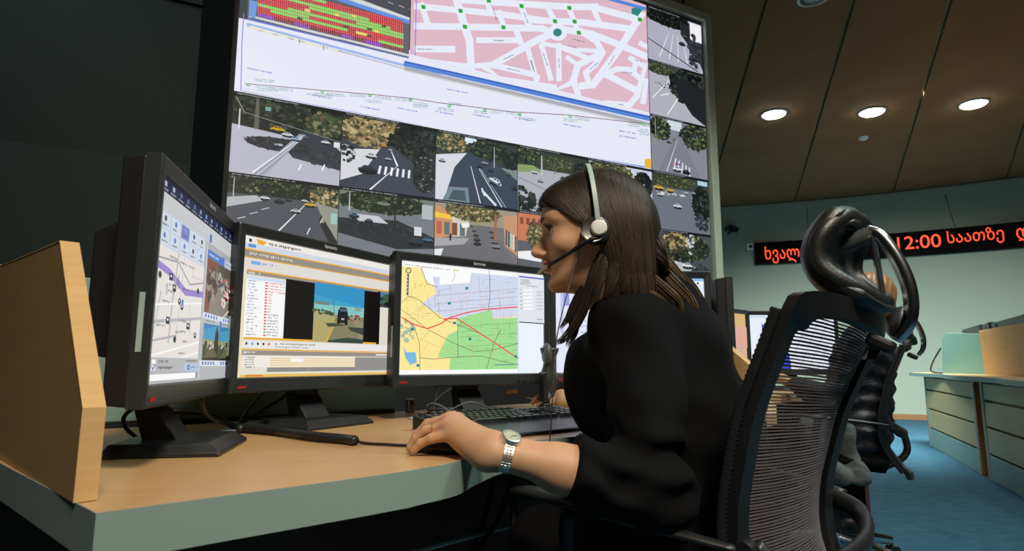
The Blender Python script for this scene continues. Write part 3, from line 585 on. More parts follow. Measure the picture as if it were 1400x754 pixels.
# ================================================================ near desk
DZ = .74
def P3(x, y, z=DZ): d = sight(x, y); k = (z-CAM[2])/d[2]; return np.array(CAM)+d*k
desk = thing('desk', 'long beech-topped desk with a thick grey-green edge, curved in front of the seated woman', 'desk', (-.2, 1.4, 0))
front = [(-.403, .631), (-.324, .703), (-.186, .826), (-.14, .87)]+[tuple(p)[:2] for p in spline([(-.14, .872, 0), (-.085, .945, 0), (-.062, 1.02, 0), (-.02, 1.13, 0), (.06, 1.225, 0), (.2, 1.31, 0), (.38, 1.46, 0), (.55, 1.58, 0), (.66, 1.66, 0)], 5)][1:]
back = [(.50, 2.66), (0.05, 2.27), (-.2, 2.06), (-.36, 1.885), (-.64, 1.60), (-.888, 1.42), (-1.12, 1.27)]
outline = front+[(.722, 1.852), (.563, 2.43)]+back
top = G().prism([(x, y, DZ-.006) for x, y in outline], (0, 0, 0), (0, 0, .006)); obj('desktop', top, M['beech_top'], desk, world=True)
def offset(poly, d):
    out = []; n = len(poly)
    for i in range(n):
        a, b, c_ = Vector(poly[i-1]), Vector(poly[i]), Vector(poly[(i+1) % n]); t = ((b-a).normalized()+(c_-b).normalized()).normalized(); out.append((b.x+t.y*d, b.y-t.x*d))
    return out
slab = G().prism([(x, y, DZ-.046) for x, y in offset(outline, .0015)], (0, 0, 0), (0, 0, .0465)); 
# slab sits under the veneer; its rim shows as the edge band
slab = G().prism([(x, y, DZ-.046) for x, y in outline], (0, 0, 0), (0, 0, .0398)); obj('slab', slab, M['edge'], desk, world=True)
ob = offset(outline, .0025); g = G(); n = len(ob)
for (x, y), (X, Y_) in zip(outline, ob): g.v += [(x, y, DZ-.047), (X, Y_, DZ-.047), (X, Y_, DZ+.0008), (x, y, DZ+.0008)]
for i in range(n):
    j = (i+1) % n
    for k in range(4): g.f.append((i*4+k, i*4+(k+1) % 4, j*4+(k+1) % 4, j*4+k))
obj('edge_band', g, M['edge'], desk, world=True, smooth='auto')
# side and back panels below, metal foot rail, legs
def vplank(p, q, z0, z1, th):
    p = Vector((*p, 0)); q = Vector((*q, 0)); d = (q-p).normalized(); nn = Vector((-d.y, d.x, 0))*th
    return G().prism([tuple(p+Vector((0, 0, z0))), tuple(q+Vector((0, 0, z0))), tuple(q+Vector((0, 0, z1))), tuple(p+Vector((0, 0, z1)))], tuple(-nn/2), tuple(nn/2))
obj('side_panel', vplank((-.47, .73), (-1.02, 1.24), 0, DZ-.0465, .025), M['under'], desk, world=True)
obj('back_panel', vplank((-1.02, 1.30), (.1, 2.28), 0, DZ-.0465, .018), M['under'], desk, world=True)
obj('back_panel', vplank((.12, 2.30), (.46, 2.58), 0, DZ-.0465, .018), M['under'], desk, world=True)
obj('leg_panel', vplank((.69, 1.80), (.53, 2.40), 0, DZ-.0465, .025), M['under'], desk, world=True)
obj('foot_rail', G().tube([tuple(P3(540, 762.5, .52)), tuple(P3(697, 720, .52))], .006, 4), M['white'], desk, world=True, bevel=.003, label='bare metal rail under the desktop')  # pale colour instead of metal, standing in for light under the desk
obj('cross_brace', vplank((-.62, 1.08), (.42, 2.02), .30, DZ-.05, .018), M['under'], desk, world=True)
# wooden end boards
def board(name, label, pts, th, m_face, m_edge):
    """pts: 3D outline of the face nearest the camera; th: vector thickness"""
    t = thing(name, label, 'divider', tuple(pts[0]))
    g = G().prism(pts, (0, 0, 0), th); obj('board', g, m_face, t, world=True, bevel=.0012)
    # lipping on the front edge
    return t, g
d1 = Vector((-.73, .683, 0)); p0 = Vector((-.455, .672, 0)); nr = Vector((.683, .73, 0))*.021
def B(s, z): return tuple(p0+d1*s+Vector((0, 0, z)))
t = thing('desk_divider', 'tall slanted beech end board standing on the left end of the desk', 'divider', B(0, DZ))
obj('board', G().prism([B(.0045, DZ+.001), B(.55, DZ+.001), B(.80, DZ+.001), B(.80, 1.078), B(.66, 1.058), B(.192, 1.041), B(.0025, .838)], (0, 0, 0), tuple(nr)), M['beech_dark'], t, world=True)  # face in the darker beech copy, its shade put into the colour
e = [B(.0035, DZ+.001), B(.0015, .838), B(.1915, 1.0425), B(.66, 1.0595), B(.80, 1.0795)]; e2 = [tuple(Vector(p)-d1*.003*(1 if i < 3 else 0)+Vector((0, 0, .002 if i >= 2 else 0))) for i, p in enumerate(e)]
g = G(); off = Vector((.683, .73, 0)); 
for p, q in zip(e, e2): g.v += [tuple(Vector(p)-off*.0004), tuple(Vector(q)-off*.0004), tuple(Vector(q)+off*.0214), tuple(Vector(p)+off*.0214)]
for i in range(4):
    for k in range(4): g.f.append((i*4+k, i*4+(k+1) % 4, i*4+4+(k+1) % 4, i*4+4+k))
g.f += [(0, 1, 2, 3), (16, 17, 18, 19)]
obj('edge_lipping', g, M['beech'], t, world=True, label='beech edge strip in the lit tone of the board')
# right-hand divider between this desk and the next
q0 = Vector((.664, 2.12, 0)); q1 = Vector((.735, 1.86, 0)); dd = (q1-q0).normalized(); nn = Vector((-dd.y, dd.x, 0))*.02
t = thing('desk_divider', 'beech divider board with a sloping top edge, seen between the woman and the near chair', 'divider', tuple(q0+Vector((0, 0, DZ))))
obj('board', G().prism([tuple(q0-dd*.35+Vector((0, 0, DZ+.001))), tuple(q1+Vector((0, 0, DZ+.001))), tuple(q1+Vector((0, 0, .852))), tuple(q0+Vector((0, 0, 1.0))), tuple(q0-dd*.35+Vector((0, 0, 1.03)))], (0, 0, 0), tuple(nn)), M['beech'], t, world=True, bevel=.001)
# grey-green privacy panel standing along the back edge
pa, pb = Vector((-1.05, 1.337, 0)), Vector((-.345, 1.865, 0)); pd_ = (pb-pa).normalized(); pn = Vector((-pd_.y, pd_.x, 0))
t = thing('privacy_panel', 'grey-green privacy panel standing along the back edge behind the two left monitors', 'panel', tuple(pa+Vector((0, 0, DZ))))
L_ = (pb-pa).length
def PP(s, d, z): return tuple(pa+pd_*s+pn*d+Vector((0, 0, z)))
obj('sheet', G().prism([PP(0, 0, DZ+.012), PP(L_, 0, DZ+.012), PP(L_, 0, 1.078), PP(0, 0, 1.078)], (0, 0, 0), tuple(pn*.016)), M['panel'], t, world=True, bevel=.003)
obj('foot_strip', G().prism([PP(0, -.002, DZ), PP(L_, -.002, DZ), PP(L_, -.002, DZ+.011), PP(0, -.002, DZ+.011)], (0, 0, 0), tuple(pn*.02)), M['blackm'], t, world=True)
for s in (.30, .62, .925):
    g = G(); Rz = Matrix.Rotation(math.atan2(pd_.y, pd_.x), 3, 'Z')
    g.box(-.011, .011, -.022, -.002, 0, .04, Rz, PP(s, 0, DZ)); br = obj('bracket', g, M['metal'], t, world=True, bevel=.002)
    obj('screw', G().lathe([(.004, 0), (.004, .003), (.001, .003)], 10, PP(s, -.0225, DZ+.028), Rz @ Matrix.Rotation(PI/2, 3, 'X')), M['black'], br, world=True)
# ================================================================ monitors
def housing_geo(g, w, h, zc):
    """body behind the bezel; tapers to a back bulge"""
    a = [(-w/2, .012, zc-h/2), (w/2, .012, zc-h/2), (w/2, .012, zc+h/2), (-w/2, .012, zc+h/2)]
    b = [(x*.985, .044, zc+(z-zc)*.98) for x, y, z in a]; c_ = [(x*.62, .048, zc+(z-zc)*.66) for x, y, z in a]; d = [(x*.60, .112, zc-.01+(z-zc)*.52) for x, y, z in a]
    v = a+b+c_+d; f = [(3, 2, 1, 0)]
    for r in range(3):
        for k in range(4): f.append((r*4+k, r*4+(k+1) % 4, r*4+4+(k+1) % 4, r*4+4+k))
    f.append((12, 13, 14, 15)); return g.add(v, f)
def make_monitor(label, loc, rz, canvas=None, group='widescreen monitors on the near desk', sw=.474, sh=.296, stand=True, logo=True, tilt=0.0, bgcol=(232, 234, 240)):
    t = thing('monitor', label, 'monitor', loc, rz, group); zc = .26; w, h = .515, .352; zs = zc+.004
    g = G()   # bezel as a frame with a raised rim
    x1, z0, z1 = sw/2, zs-sh/2, zs+sh/2; X1, Z0, Z1 = w/2, zc-h/2, zc+h/2
    rings = [[(-X1, .012), (X1, .012)], [(-X1, -.010), (X1, -.010)]]
    def rg(x, za, zb, y): return [(-x, y, za), (x, y, za), (x, y, zb), (-x, y, zb)]
    R_ = [rg(X1, Z0, Z1, .0125), rg(X1, Z0, Z1, -.008), rg(X1-.003, Z0+.003, Z1-.003, -.011), rg(x1+.002, z0-.002, z1+.002, -.008), rg(x1, z0, z1, -.002)]
    for r in R_: g.v += r
    for i in range(4):
        for k in range(4): g.f.append((i*4+k, i*4+(k+1) % 4, i*4+4+(k+1) % 4, i*4+4+k))
    obj('bezel', g, M['bezel'], t, bevel=.0012)
    hs = obj('housing', housing_geo(G(), w-.004, h-.004, zc), M['black'], t, bevel=.003)
    g = G()
    for k in range(14): g.box(-.13, .13, .1115, .116, zc-.09+k*.0118, zc-.0842+k*.0118)
    obj('vent_ribs', g, M['blackm'], hs)
    cv = canvas if canvas is not None else Can(sw, sh, bgcol)
    cv.build('screen', SCREEN, t, Matrix.Translation((-sw/2, -.0025, zs-sh/2)))
    if logo:
        lg = text_geo('lenovo', .0145, 0); obj('logo', xf(lg, Matrix.Translation((0, -.0113, zc+h/2-.0125)) @ Matrix.Rotation(PI/2, 4, 'X')), M['logo'], t)
        bg_ = G(); [bg_.box(q, q+.0026, -.0116, -.0108, -.0024, .0020+.0008*(k % 3), None, (-w/2+.018, 0, zc-h/2+.012)) for k, q in enumerate([i*.0036 for i in range(6)])]; obj('badge', bg_, M['red'], t)
        for k in range(4): obj('button', G().box(-.006, .006, -.0125, -.010, -.0016, .0016, None, (w/2-.12+k*.022, 0, zc-h/2+.009)), M['black'], t)
        g = G().box(-X1-.0012, -X1, -.001, .006, zc-.1, zc-.02); obj('side_slot', g, M['grey'], t)
    if stand:
        g = G(); g.prism([(-.038, .045, .07), (-.038, .078, .07), (-.038, .060, .012), (-.038, .0, .012)], (0, 0, 0), (.076, 0, 0))
        g.box(-.036, .036, .046, .078, .07, .20); obj('stand_column', g, M['blackm'], t, bevel=.003)
        g = G(); b0 = [(-.105, -.072), (.105, -.072), (.100, .10), (-.100, .10)]; b1 = [(-.091, -.052), (.091, -.052), (.089, .092), (-.089, .092)]
        g.v = [(x, y, 0) for x, y in b0]+[(x, y, .006) for x, y in b0]+[(x, y, .021) for x, y in b1]
        g.f = [(3, 2, 1, 0), (8, 9, 10, 11)]+[(r*4+k, r*4+(k+1) % 4, r*4+4+(k+1) % 4, r*4+4+k) for r in range(2) for k in range(4)]
        obj('stand_base', g, M['black'], t, bevel=.002)
    return t
SW, SH = .474, .296
rnd = random.Random(11)
def scr(corners, bg):      # corners BL BR TR TL in image points
    c = Can(SW, SH, bg); c.M = homog(corners, [(0, 0), (SW, 0), (SW, SH), (0, SH)]); return c
# --- left monitor
c = scr([(198, 527.5), (313.2, 523.8), (319.3, 327.6), (216.9, 241.4)], (168, 170, 172)); c.M = lambda p: (p[0]*SW, (1-p[1])*SH)
c.rect(0, 0, 1, .075, (28, 32, 58)); 
for k in range(13): c.rect(.03+k*.075, .018, .05+k*.075, .042, rnd.choice([(120, 150, 220), (170, 180, 210), (90, 110, 160)])); c.text(.015+k*.075, .052, .05, .012, (170, 175, 190), rnd)
c.rect(0, .075, 1, .17, (196, 198, 200)); c.rect(0, .165, .5, .335, (190, 202, 220))
for k in range(5):
    c.rect(.015+k*.098, .172, .1+k*.098, .245, (206, 214, 226) if k != 2 else (120, 130, 196)); c.rect(.015+k*.098, .255, .1+k*.098, .328, (206, 214, 226))
    for z in (.18, .263): c.disc(.057+k*.098, z+.018, .011, .015, rnd.choice([(90, 120, 190), (60, 60, 70), (130, 150, 190)])); c.text(.03+k*.098, z+.043, .055, .012, (60, 70, 90), rnd)
c.rect(0, .335, .5, .875, (226, 220, 216))
for pts, wd, col in [([(0, .43), (.12, .45), (.3, .52), (.5, .50)], .036, (150, 130, 200)), ([(0, .40), (.2, .38), (.34, .47), (.5, .43)], .010, (160, 160, 166)), ([(.2, .34), (.17, .6), (.16, .8)], .010, (172, 172, 176)), ([(.06, .56), (.0, .875)], .008, (172, 172, 176)), ([(.26, .34), (.23, .8)], .006, (190, 190, 192)), ([(0, .63), (.5, .55)], .008, (244, 244, 246)), ([(0, .71), (.5, .64)], .016, (176, 176, 184)), ([(0, .80), (.23, .76)], .012, (176, 176, 184)), ([(0, .87), (.5, .78)], .008, (246, 246, 248)), ([(.3, .875), (.5, .84)], .006, (246, 246, 248)), ([(.35, .55), (.4, .8)], .005, (196, 196, 198)), ([(.36, .34), (.36, .42), (.5, .42)], .006, (196, 196, 198))]: c.line(pts, wd, col)
for x, y in [(.14, .47), (.18, .52), (.14, .69), (.35, .70)]: c.rect(x-.016, y-.018, x+.016, y+.018, (24, 26, 30)); c.rect(x-.008, y-.010, x+.006, y+.002, (230, 230, 230))
for x, y, q in [(.24, .58, 0), (.27, .605, 0), (.04, .48, 1), (.44, .49, 1), (.22, .78, 1), (.44, .745, 0)]: c.disc(x, y, .015, .018, (30, 30, 34) if not q else (40, 80, 50)); c.disc(x, y-.003, .006, .007, (226, 226, 226) if not q else (20, 30, 20))
c.rect(.262, .565, .282, .595, (60, 110, 200))
for k in range(16): c.text(rnd.uniform(.02, .4), rnd.uniform(.36, .85), .07, .012, (90, 90, 96), rnd, rnd.choice([0, 0, 1.5]))
c.rect(0, .875, .5, 1, (178, 180, 182)); c.rect(.02, .885, .055, .905, (245, 245, 245)); c.rect(.02, .915, .055, .935, (235, 240, 250)); c.line([(.026, .92), (.036, .932), (.052, .912)], .006, (40, 60, 130)); c.text(.075, .888, .09, .014, (60, 60, 64), rnd); c.text(.075, .918, .13, .014, (60, 60, 64), rnd); c.rect(.33, .905, .485, .945, (176, 196, 226)); c.disc(.38, .925, .014, .015, (40, 60, 110)); c.disc(.38, .925, .007, .008, (176, 196, 226)); c.text(.41, .92, .05, .014, (80, 90, 120), rnd); c.rect(.015, .955, .47, .985, (246, 246, 246)); c.rect(.47, .955, .49, .985, (130, 130, 134)); c.text(.35, .885, .13, .012, (70, 70, 76), rnd)
c.rect(.5, .17, .52, 1, (190, 192, 196)); c.rect(.52, .215, 1, .265, (66, 120, 190)); c.text(.54, .235, .14, .014, (220, 228, 240), rnd); c.rect(.75, .215, 1, .265, (190, 196, 206)); c.text(.79, .235, .14, .014, (90, 90, 96), rnd); c.rect(.735, .21, .775, .265, (80, 110, 200)); c.rect(.53, .12, .56, .17, (70, 110, 180))
c.rect(.52, .265, 1, .60, (112, 96, 84)); c.poly([(.52, .27), (.66, .27), (.60, .58), (.52, .6)], (128, 76, 56)); c.poly([(.66, .27), (1, .27), (1, .33), (.7, .33)], (84, 80, 72)); c.poly([(.9, .6), (1, .47), (1, .6)], (70, 92, 46)); c.poly([(.62, .33), (.8, .33), (.9, .6), (.58, .6)], (134, 126, 116))
c.blob(.60, .42, .07, .1, [(96, 70, 56), (150, 140, 124), (60, 56, 52)], rnd, 50, .3); c.blob(.86, .43, .08, .06, [(176, 36, 46), (150, 30, 40), (220, 210, 210), (80, 30, 34)], rnd, 60, .3); c.blob(.75, .38, .08, .05, [(170, 168, 160), (80, 80, 84), (200, 60, 60)], rnd, 40, .3); c.blob(.79, .5, .03, .03, [(190, 40, 50), (220, 220, 220)], rnd, 16, .4); c.line([(.88, .55), (.8, .6)], .01, (220, 216, 206))
for y in (.60, .885):
    c.rect(.5, y, 1, y+.035, (214, 220, 232))
    for k in range(12): c.rect(.525+k*.039, y+.008, .545+k*.039, y+.027, (90, 110, 180) if k not in (5, 6) else (214, 220, 232))
c.rect(.52, .635, 1, .665, (186, 186, 188)); c.text(.54, .643, .12, .013, (60, 60, 60), rnd); c.text(.79, .643, .12, .013, (60, 60, 60), rnd); c.rect(.745, .63, .775, .668, (80, 110, 200))
for x0 in (.52, .762):
    c.rect(x0, .665, x0+.238, .885, (58, 74, 52)); c.rect(x0, .665, x0+.238, .78, (62, 150, 190)); c.poly([(x0, .70), (x0+.238, .66), (x0+.238, .665), (x0, .665)], (44, 120, 176)); c.poly([(x0+.1, .785), (x0+.15, .785), (x0+.23, .885), (x0, .885)], (96, 92, 66)); c.rect(x0, .76, x0+.238, .79, (150, 150, 100)); c.blob(x0+.12, .79, .11, .02, [(60, 70, 46), (150, 140, 110), (40, 44, 50), (200, 200, 190)], rnd, 30, .5); c.poly([(x0, .872), (x0+.238, .862), (x0+.238, .885), (x0, .885)], (30, 34, 24))
c.poly([(.70, .665), (.735, .72), (.738, .85), (.675, .82), (.68, .74)], (40, 44, 26)); c.rect(.858, .765, .892, .80, (26, 32, 36)); c.line([(.76, .665), (.76, .885)], .006, (30, 40, 50)); c.rect(.5, .92, 1, 1, (176, 178, 182))
make_monitor('left monitor turned nearly edge-on, showing a map beside two dashcam pictures', (-.548+.0, 1.086, DZ), math.radians(101.8), c)
# --- second monitor
c = scr([(320, 518), (528, 520), (533.8, 367.2), (332.8, 325.9)], (226, 220, 208)); c.M = lambda p: (p[0]*SW, (1-p[1])*SH)
OR, GB = (232, 170, 50), (150, 142, 130)
c.rect(0, 0, 1, .05, (236, 232, 226)); c.disc(.03, .03, .008, .014, (60, 50, 40)); c.poly([(.06, .01), (.12, .02), (.1, .05), (.07, .045)], OR); c.text(.13, .022, .19, .02, (80, 70, 60), rnd); c.rect(0, .05, 1, .085, (206, 214, 226)); c.rect(.02, .055, .06, .08, (90, 150, 220)); c.rect(.0, .09, 1, .10, OR); c.rect(0, .10, 1, .15, GB); c.text(.03, .115, .24, .02, (220, 210, 200), rnd); c.rect(0, .15, 1, .158, OR)
c.rect(0, .158, 1, .24, (222, 218, 212)); c.rect(.04, .175, .09, .20, (120, 170, 226)); c.text(.1, .18, .08, .018, (120, 150, 200), rnd); c.rect(.02, .24, 1, .25, OR); c.rect(.02, .25, 1, .275, GB); c.text(.03, .256, .06, .016, (230, 226, 220), rnd)
c.rect(.02, .285, .235, .72, (246, 246, 248)); c.rect(.02, .285, .235, .31, (206, 222, 240))
for k in range(19):
    y = .315+k*.0212; c.text(.03, y, .035 if k % 3 else .055, .011, (110, 140, 190) if k < 12 else (110, 120, 120), rnd)
    c.rect(.122, y, .134, y+.011, (220, 70, 50) if k not in (15, 17) else (110, 170, 70)); c.text(.14, y, (.09 if k < 4 else .02) if k < 11 else .06, .011, (226, 90, 70) if k < 11 else (110, 120, 110), rnd)
c.rect(.235, .24+.03, .95, .735, (4, 4, 5)); c.rect(.02, .72, .98, .735, OR)
x0, x1, y0, y1 = .415, .775, .262, .735
c.rect(x0, y0, x1, y1, (60, 160, 196)); c.poly([(x0, y0), (x1, y0), (x1, y0+.16), (x0, y0+.1)], (48, 146, 196)); c.rect(x0, .43, x1, .52, (134, 196, 190)); c.rect(x0, .51, x1, y1, (130, 128, 96)); c.poly([(x0, .49), (x0+.1, .50), (x0+.16, .53), (x0, .56)], (170, 166, 120)); c.poly([(x0, .56), (x0+.15, .53), (x0+.1, y1), (x0, y1)], (176, 164, 108)); c.poly([(x1, .56), (x1-.08, .53), (x1-.02, y1), (x1, y1)], (140, 140, 110))
c.line([(x0+.155, .56), (x0+.09, .735)], (.006, .012), (222, 170, 60)); c.rect(x0+.01, .41, x0+.1, .435, (120, 130, 120)); c.line([(x0+.13, .38), (x0+.14, .5)], .004, (90, 100, 100)); c.rect(x1-.07, .43, x1-.02, .46, (140, 160, 150)); c.blob(x1-.1, .515, .08, .022, [(60, 70, 56), (150, 150, 140), (170, 60, 60), (40, 44, 46)], rnd, 30, .5); c.blob(x0+.06, .495, .08, .018, [(60, 80, 50), (90, 100, 60)], rnd, 24, .6)
c.poly([(x0+.165, .47), (x0+.18, .438), (x0+.225, .44), (x0+.235, .475), (x0+.238, .57), (x0+.16, .57)], (22, 26, 32)); c.rect(x0+.175, .45, x0+.228, .475, (70, 96, 110)); c.rect(x0+.163, .565, x0+.18, .585, (12, 12, 14)); c.rect(x0+.218, .565, x0+.236, .585, (12, 12, 14)); c.rect(x0+.19, .53, x0+.212, .545, (180, 180, 170)); c.poly([(x0+.08, .58), (x0+.16, .575), (x0+.23, .59), (x0+.1, .61)], (70, 78, 60)); c.poly([(x0+.1, .72), (x0+.24, .69), (x1, .70), (x1, y1), (x0+.1, y1)], (50, 70, 60)); c.poly([(x1-.12, .60), (x1, .60), (x1, .66), (x1-.1, .63)], (60, 66, 58))
c.rect(.905, .262, 1, .735, (224, 218, 206)); c.rect(.905, .262, 1, .40, (80, 120, 150)); c.blob(.95, .33, .05, .04, [(60, 90, 60), (40, 60, 50)], rnd, 20, .4); c.rect(.905, .37, 1, .40, (56, 60, 60)); c.disc(.97, .365, .03, .018, (24, 26, 30)); c.rect(.88, .262, .905, .735, (4, 4, 5))
c.rect(0, .745, 1, .80, (232, 230, 228)); 
for k in range(5): c.disc(.035+k*.03, .765, .006, .01, rnd.choice([(90, 160, 220), (226, 110, 60), (60, 60, 60)]))
c.text(.19, .755, .24, .016, (130, 126, 120), rnd); c.text(.19, .78, .2, .012, (150, 146, 140), rnd); c.rect(0, .80, 1, .81, OR); c.rect(0, .812, 1, .845, GB); c.text(.02, .82, .06, .016, (236, 232, 226), rnd); c.rect(.88, .822, .97, .835, (236, 232, 226))
c.rect(.02, .852, .72, .93, (238, 234, 226)); 
for k in range(5): c.text(.03, .858+k*.0165, .05, .009, (80, 80, 80), rnd); c.rect(.165, .864+k*.0165, .715, .871+k*.0165, (232, 196, 110))
c.rect(.285, .865, .36, .89, (246, 244, 240)); c.rect(.715, .852, .99, .965, (146, 144, 142)); c.rect(.15, .933, .715, .965, (140, 138, 136)); c.rect(.39, .933, .394, .965, (226, 150, 130)); c.rect(0, .968, 1, .98, (226, 222, 214)); c.rect(0, .98, 1, 1, (232, 190, 90)); c.rect(.04, .984, .13, .996, (220, 130, 40))
c.rect(0, .3, .012, 1, (236, 220, 176))
make_monitor('second monitor from the left, showing a dashcam view of a dark van between black bars', (-.449, 1.49, DZ), math.radians(61.4), c)
# --- third monitor, city map
c = scr([(544.5, 518.3), (742, 519.3), (743, 382), (549.7, 364.1)], (236, 242, 250))
def z5(x, y): return (530+x/2.9, 340+y/2.9)
YW, BL, GRN = (250, 232, 152), (208, 216, 238), (160, 222, 148)
c.poly([z5(57, 70), z5(513, 112), z5(508, 515), z5(42, 517)], (250, 250, 250)); c.poly([z5(57, 70), z5(620, 122), z5(619, 128), z5(57, 77)], (240, 240, 244))
c.poly([z5(57, 92), z5(128, 97), z5(150, 145), z5(170, 165), z5(330, 160), z5(512, 150), z5(508, 502), z5(44, 500)], YW)
c.poly([z5(175, 132), z5(205, 135), z5(200, 165), z5(320, 155), z5(325, 115), z5(512, 130), z5(510, 290), z5(400, 300), z5(230, 300), z5(130, 240), z5(185, 200)], BL); c.poly([z5(265, 300), z5(405, 262), z5(410, 300), z5(510, 295), z5(508, 502), z5(235, 502), z5(240, 455), z5(190, 452), z5(230, 370), z5(270, 345)], GRN); c.poly([z5(190, 452), z5(235, 362), z5(270, 345), z5(268, 455)], GRN)
c.poly([z5(60, 405), z5(70, 430), z5(106, 430), z5(110, 470), z5(86, 480), z5(66, 450)], (120, 186, 230)); c.blob(*z5(75, 345), 9, 14, [(170, 190, 170), (200, 200, 150)], rnd, 30, .25); c.line([z5(258, 100), z5(262, 130), z5(250, 150)], .8, (150, 190, 210))
for x0, x1, y0, y1, n, col in [(330, 505, 120, 165, 9, (120, 120, 150)), (190, 505, 170, 290, 30, (120, 124, 160)), (70, 190, 150, 260, 22, (140, 120, 70)), (60, 180, 250, 330, 16, (150, 130, 80)), (270, 505, 300, 440, 34, (90, 120, 80)), (120, 260, 300, 440, 6, (190, 150, 70)), (240, 505, 440, 500, 8, (110, 140, 90))]:
    for k in range(n):
        a, b = rnd.uniform(x0, x1), rnd.uniform(y0, y1); L = rnd.uniform(10, 45)
        if rnd.random() < .5: c.line([z5(a, b), z5(min(a+L, x1), b+rnd.uniform(-3, 3)-.04*L)], .28, col)
        else: c.line([z5(a, b), z5(a+rnd.uniform(-3, 3), min(b+L, y1))], .28, col)
for k in range(60): a, b = rnd.uniform(60, 505), rnd.uniform(150, 495); c.text(*z5(a, b), 2.2, .9, (206, 150, 60), rnd)
for k in range(26): c.line([z5(190+rnd.random()*310, 170+rnd.random()*120), z5(200+rnd.random()*300, 170+rnd.random()*120)][:1]+[z5(0, 0)][:0] or [(0, 0), (0, 0)], .3, (230, 160, 90)) if False else None
for x in (190, 240, 300, 355, 430, 470): c.line([z5(x, 165), z5(x+8, 298)], .35, (232, 170, 110))
for y in (200, 232, 262): c.line([z5(185, y+8), z5(510, y-22)], .4, (150, 110, 120))
for x in (318, 362, 408, 450): c.line([z5(x, 270+(450-x)*.1), z5(x-2, 500)], .35, (226, 160, 80))
for y in (330, 372, 412): c.line([z5(275, y), z5(508, y-14)], .35, (110, 130, 90))
DG = (110, 90, 80)
for pts in [[z5(48, 238), z5(80, 210), z5(120, 225), z5(200, 295), z5(260, 320), z5(360, 360)], [z5(48, 262), z5(150, 340), z5(250, 395), z5(330, 430), z5(400, 425), z5(508, 400)], [z5(60, 300), z5(100, 330), z5(120, 400), z5(120, 500)], [z5(120, 452), z5(170, 458), z5(250, 452), z5(360, 448), z5(440, 470), z5(508, 485)], [z5(268, 455), z5(268, 330), z5(290, 310)], [z5(440, 340), z5(410, 400), z5(380, 500)], [z5(128, 97), z5(150, 160), z5(190, 175)], [z5(396, 100), z5(398, 210), z5(390, 270)]]: c.line(pts, .7, DG)
for pts in [[z5(110, 400), z5(160, 345)], [z5(190, 450), z5(225, 365)], [z5(120, 452), z5(150, 395)], [z5(115, 375), z5(260, 440)]]: c.line(pts, .5, (236, 170, 70))
RD = (226, 40, 40)
for pts in [[z5(48, 292), z5(100, 322), z5(150, 338), z5(200, 320), z5(235, 296), z5(300, 276), z5(370, 262), z5(508, 252)], [z5(215, 300), z5(265, 298), z5(330, 340), z5(420, 400), z5(508, 460)]]: c.line(pts, 1.6, (240, 120, 110)); c.line(pts, .9, RD)
for q in [(306, 178), (236, 238), (256, 316), (92, 340), (316, 380), (112, 482), (498, 452)]: x, y = z5(*q); c.rect(x-2, y-1.8, x+2, y+1.8, (30, 150, 150)); c.rect(x-1, y-.8, x+1, y+.6, (20, 100, 110))
c.line([z5(412, 484), z5(490, 484)], .9, (50, 60, 150)); c.disc(*z5(80, 110), 4, 4, (120, 110, 90)); c.disc(*z5(80, 110), 2.6, 2.6, (240, 226, 150)); c.line([z5(78, 125), z5(75, 205)], 2.6, (80, 90, 120)); 
for k in range(5): c.rect(*[v for v in (z5(75, 135+k*14)[0]-.9, z5(75, 135+k*14)[1]-.7, z5(75, 135+k*14)[0]+.9, z5(75, 135+k*14)[1]+.7)], (210, 214, 226))
c.text(*z5(64, 84), 20, 1.5, (110, 110, 110), rnd, .09); c.text(*z5(125, 92), 40, 1.8, (120, 120, 130), rnd, .09); c.rect(*z5(255, 103), *z5(275, 109), (230, 210, 110))
c.poly([z5(515, 122), z5(618, 132), z5(616, 322), z5(512, 315)], (226, 228, 236)); c.poly([z5(515, 126), z5(618, 136), z5(618, 141), z5(515, 131)], (80, 80, 200)); 
for k in range(3): c.text(*z5(520, 140+k*8), 14, 1.6, (70, 70, 100), rnd, .06)
c.text(*z5(545, 165), 16, 1.5, (90, 90, 90), rnd, .06)
for k in range(6): c.rect(*z5(530, 180+k*15), *z5(570, 188+k*15), (248, 248, 250)); c.text(*z5(517, 181+k*15), 4, 1.5, (90, 90, 100), rnd); c.rect(*z5(585, 188+k*14), *z5(610, 194+k*14), (200, 202, 210))
c.rect(*z5(585, 300), *z5(610, 306), (180, 182, 190)); c.poly([z5(513, 311), z5(615, 318), z5(615, 322), z5(513, 315)], (30, 34, 60)); c.poly([z5(510, 112), z5(512, 112), z5(508, 515), z5(506, 515)], (180, 186, 206))
make_monitor('third monitor from the left, showing a yellow, blue and green city map', (-.098, 1.749, DZ), math.radians(35.9), c)
# --- fourth monitor, behind the woman
c = Can(SW, SH, (226, 230, 246)); c.M = lambda p: (p[0]*SW, (1-p[1])*SH)
c.rect(0, 0, 1, .03, (150, 190, 230)); c.rect(0, .03, 1, .06, (240, 242, 248)); c.disc(.96, .05, .008, .012, (60, 70, 90)); c.rect(.03, .12, .09, .3, (150, 160, 226)); c.rect(.03, .16, .05, .6, (190, 196, 236)); c.rect(.66, .10, .82, .26, (220, 206, 222)); 
for k in range(6): c.text(.67, .12+k*.022, .14, .012, (160, 130, 150), rnd)
for k in range(10): c.text(.15, .15+k*.06, .3, .02, (170, 180, 210), rnd)
make_monitor('white-screened monitor half hidden behind the woman', (.374, 1.955, DZ), math.radians(3), c)
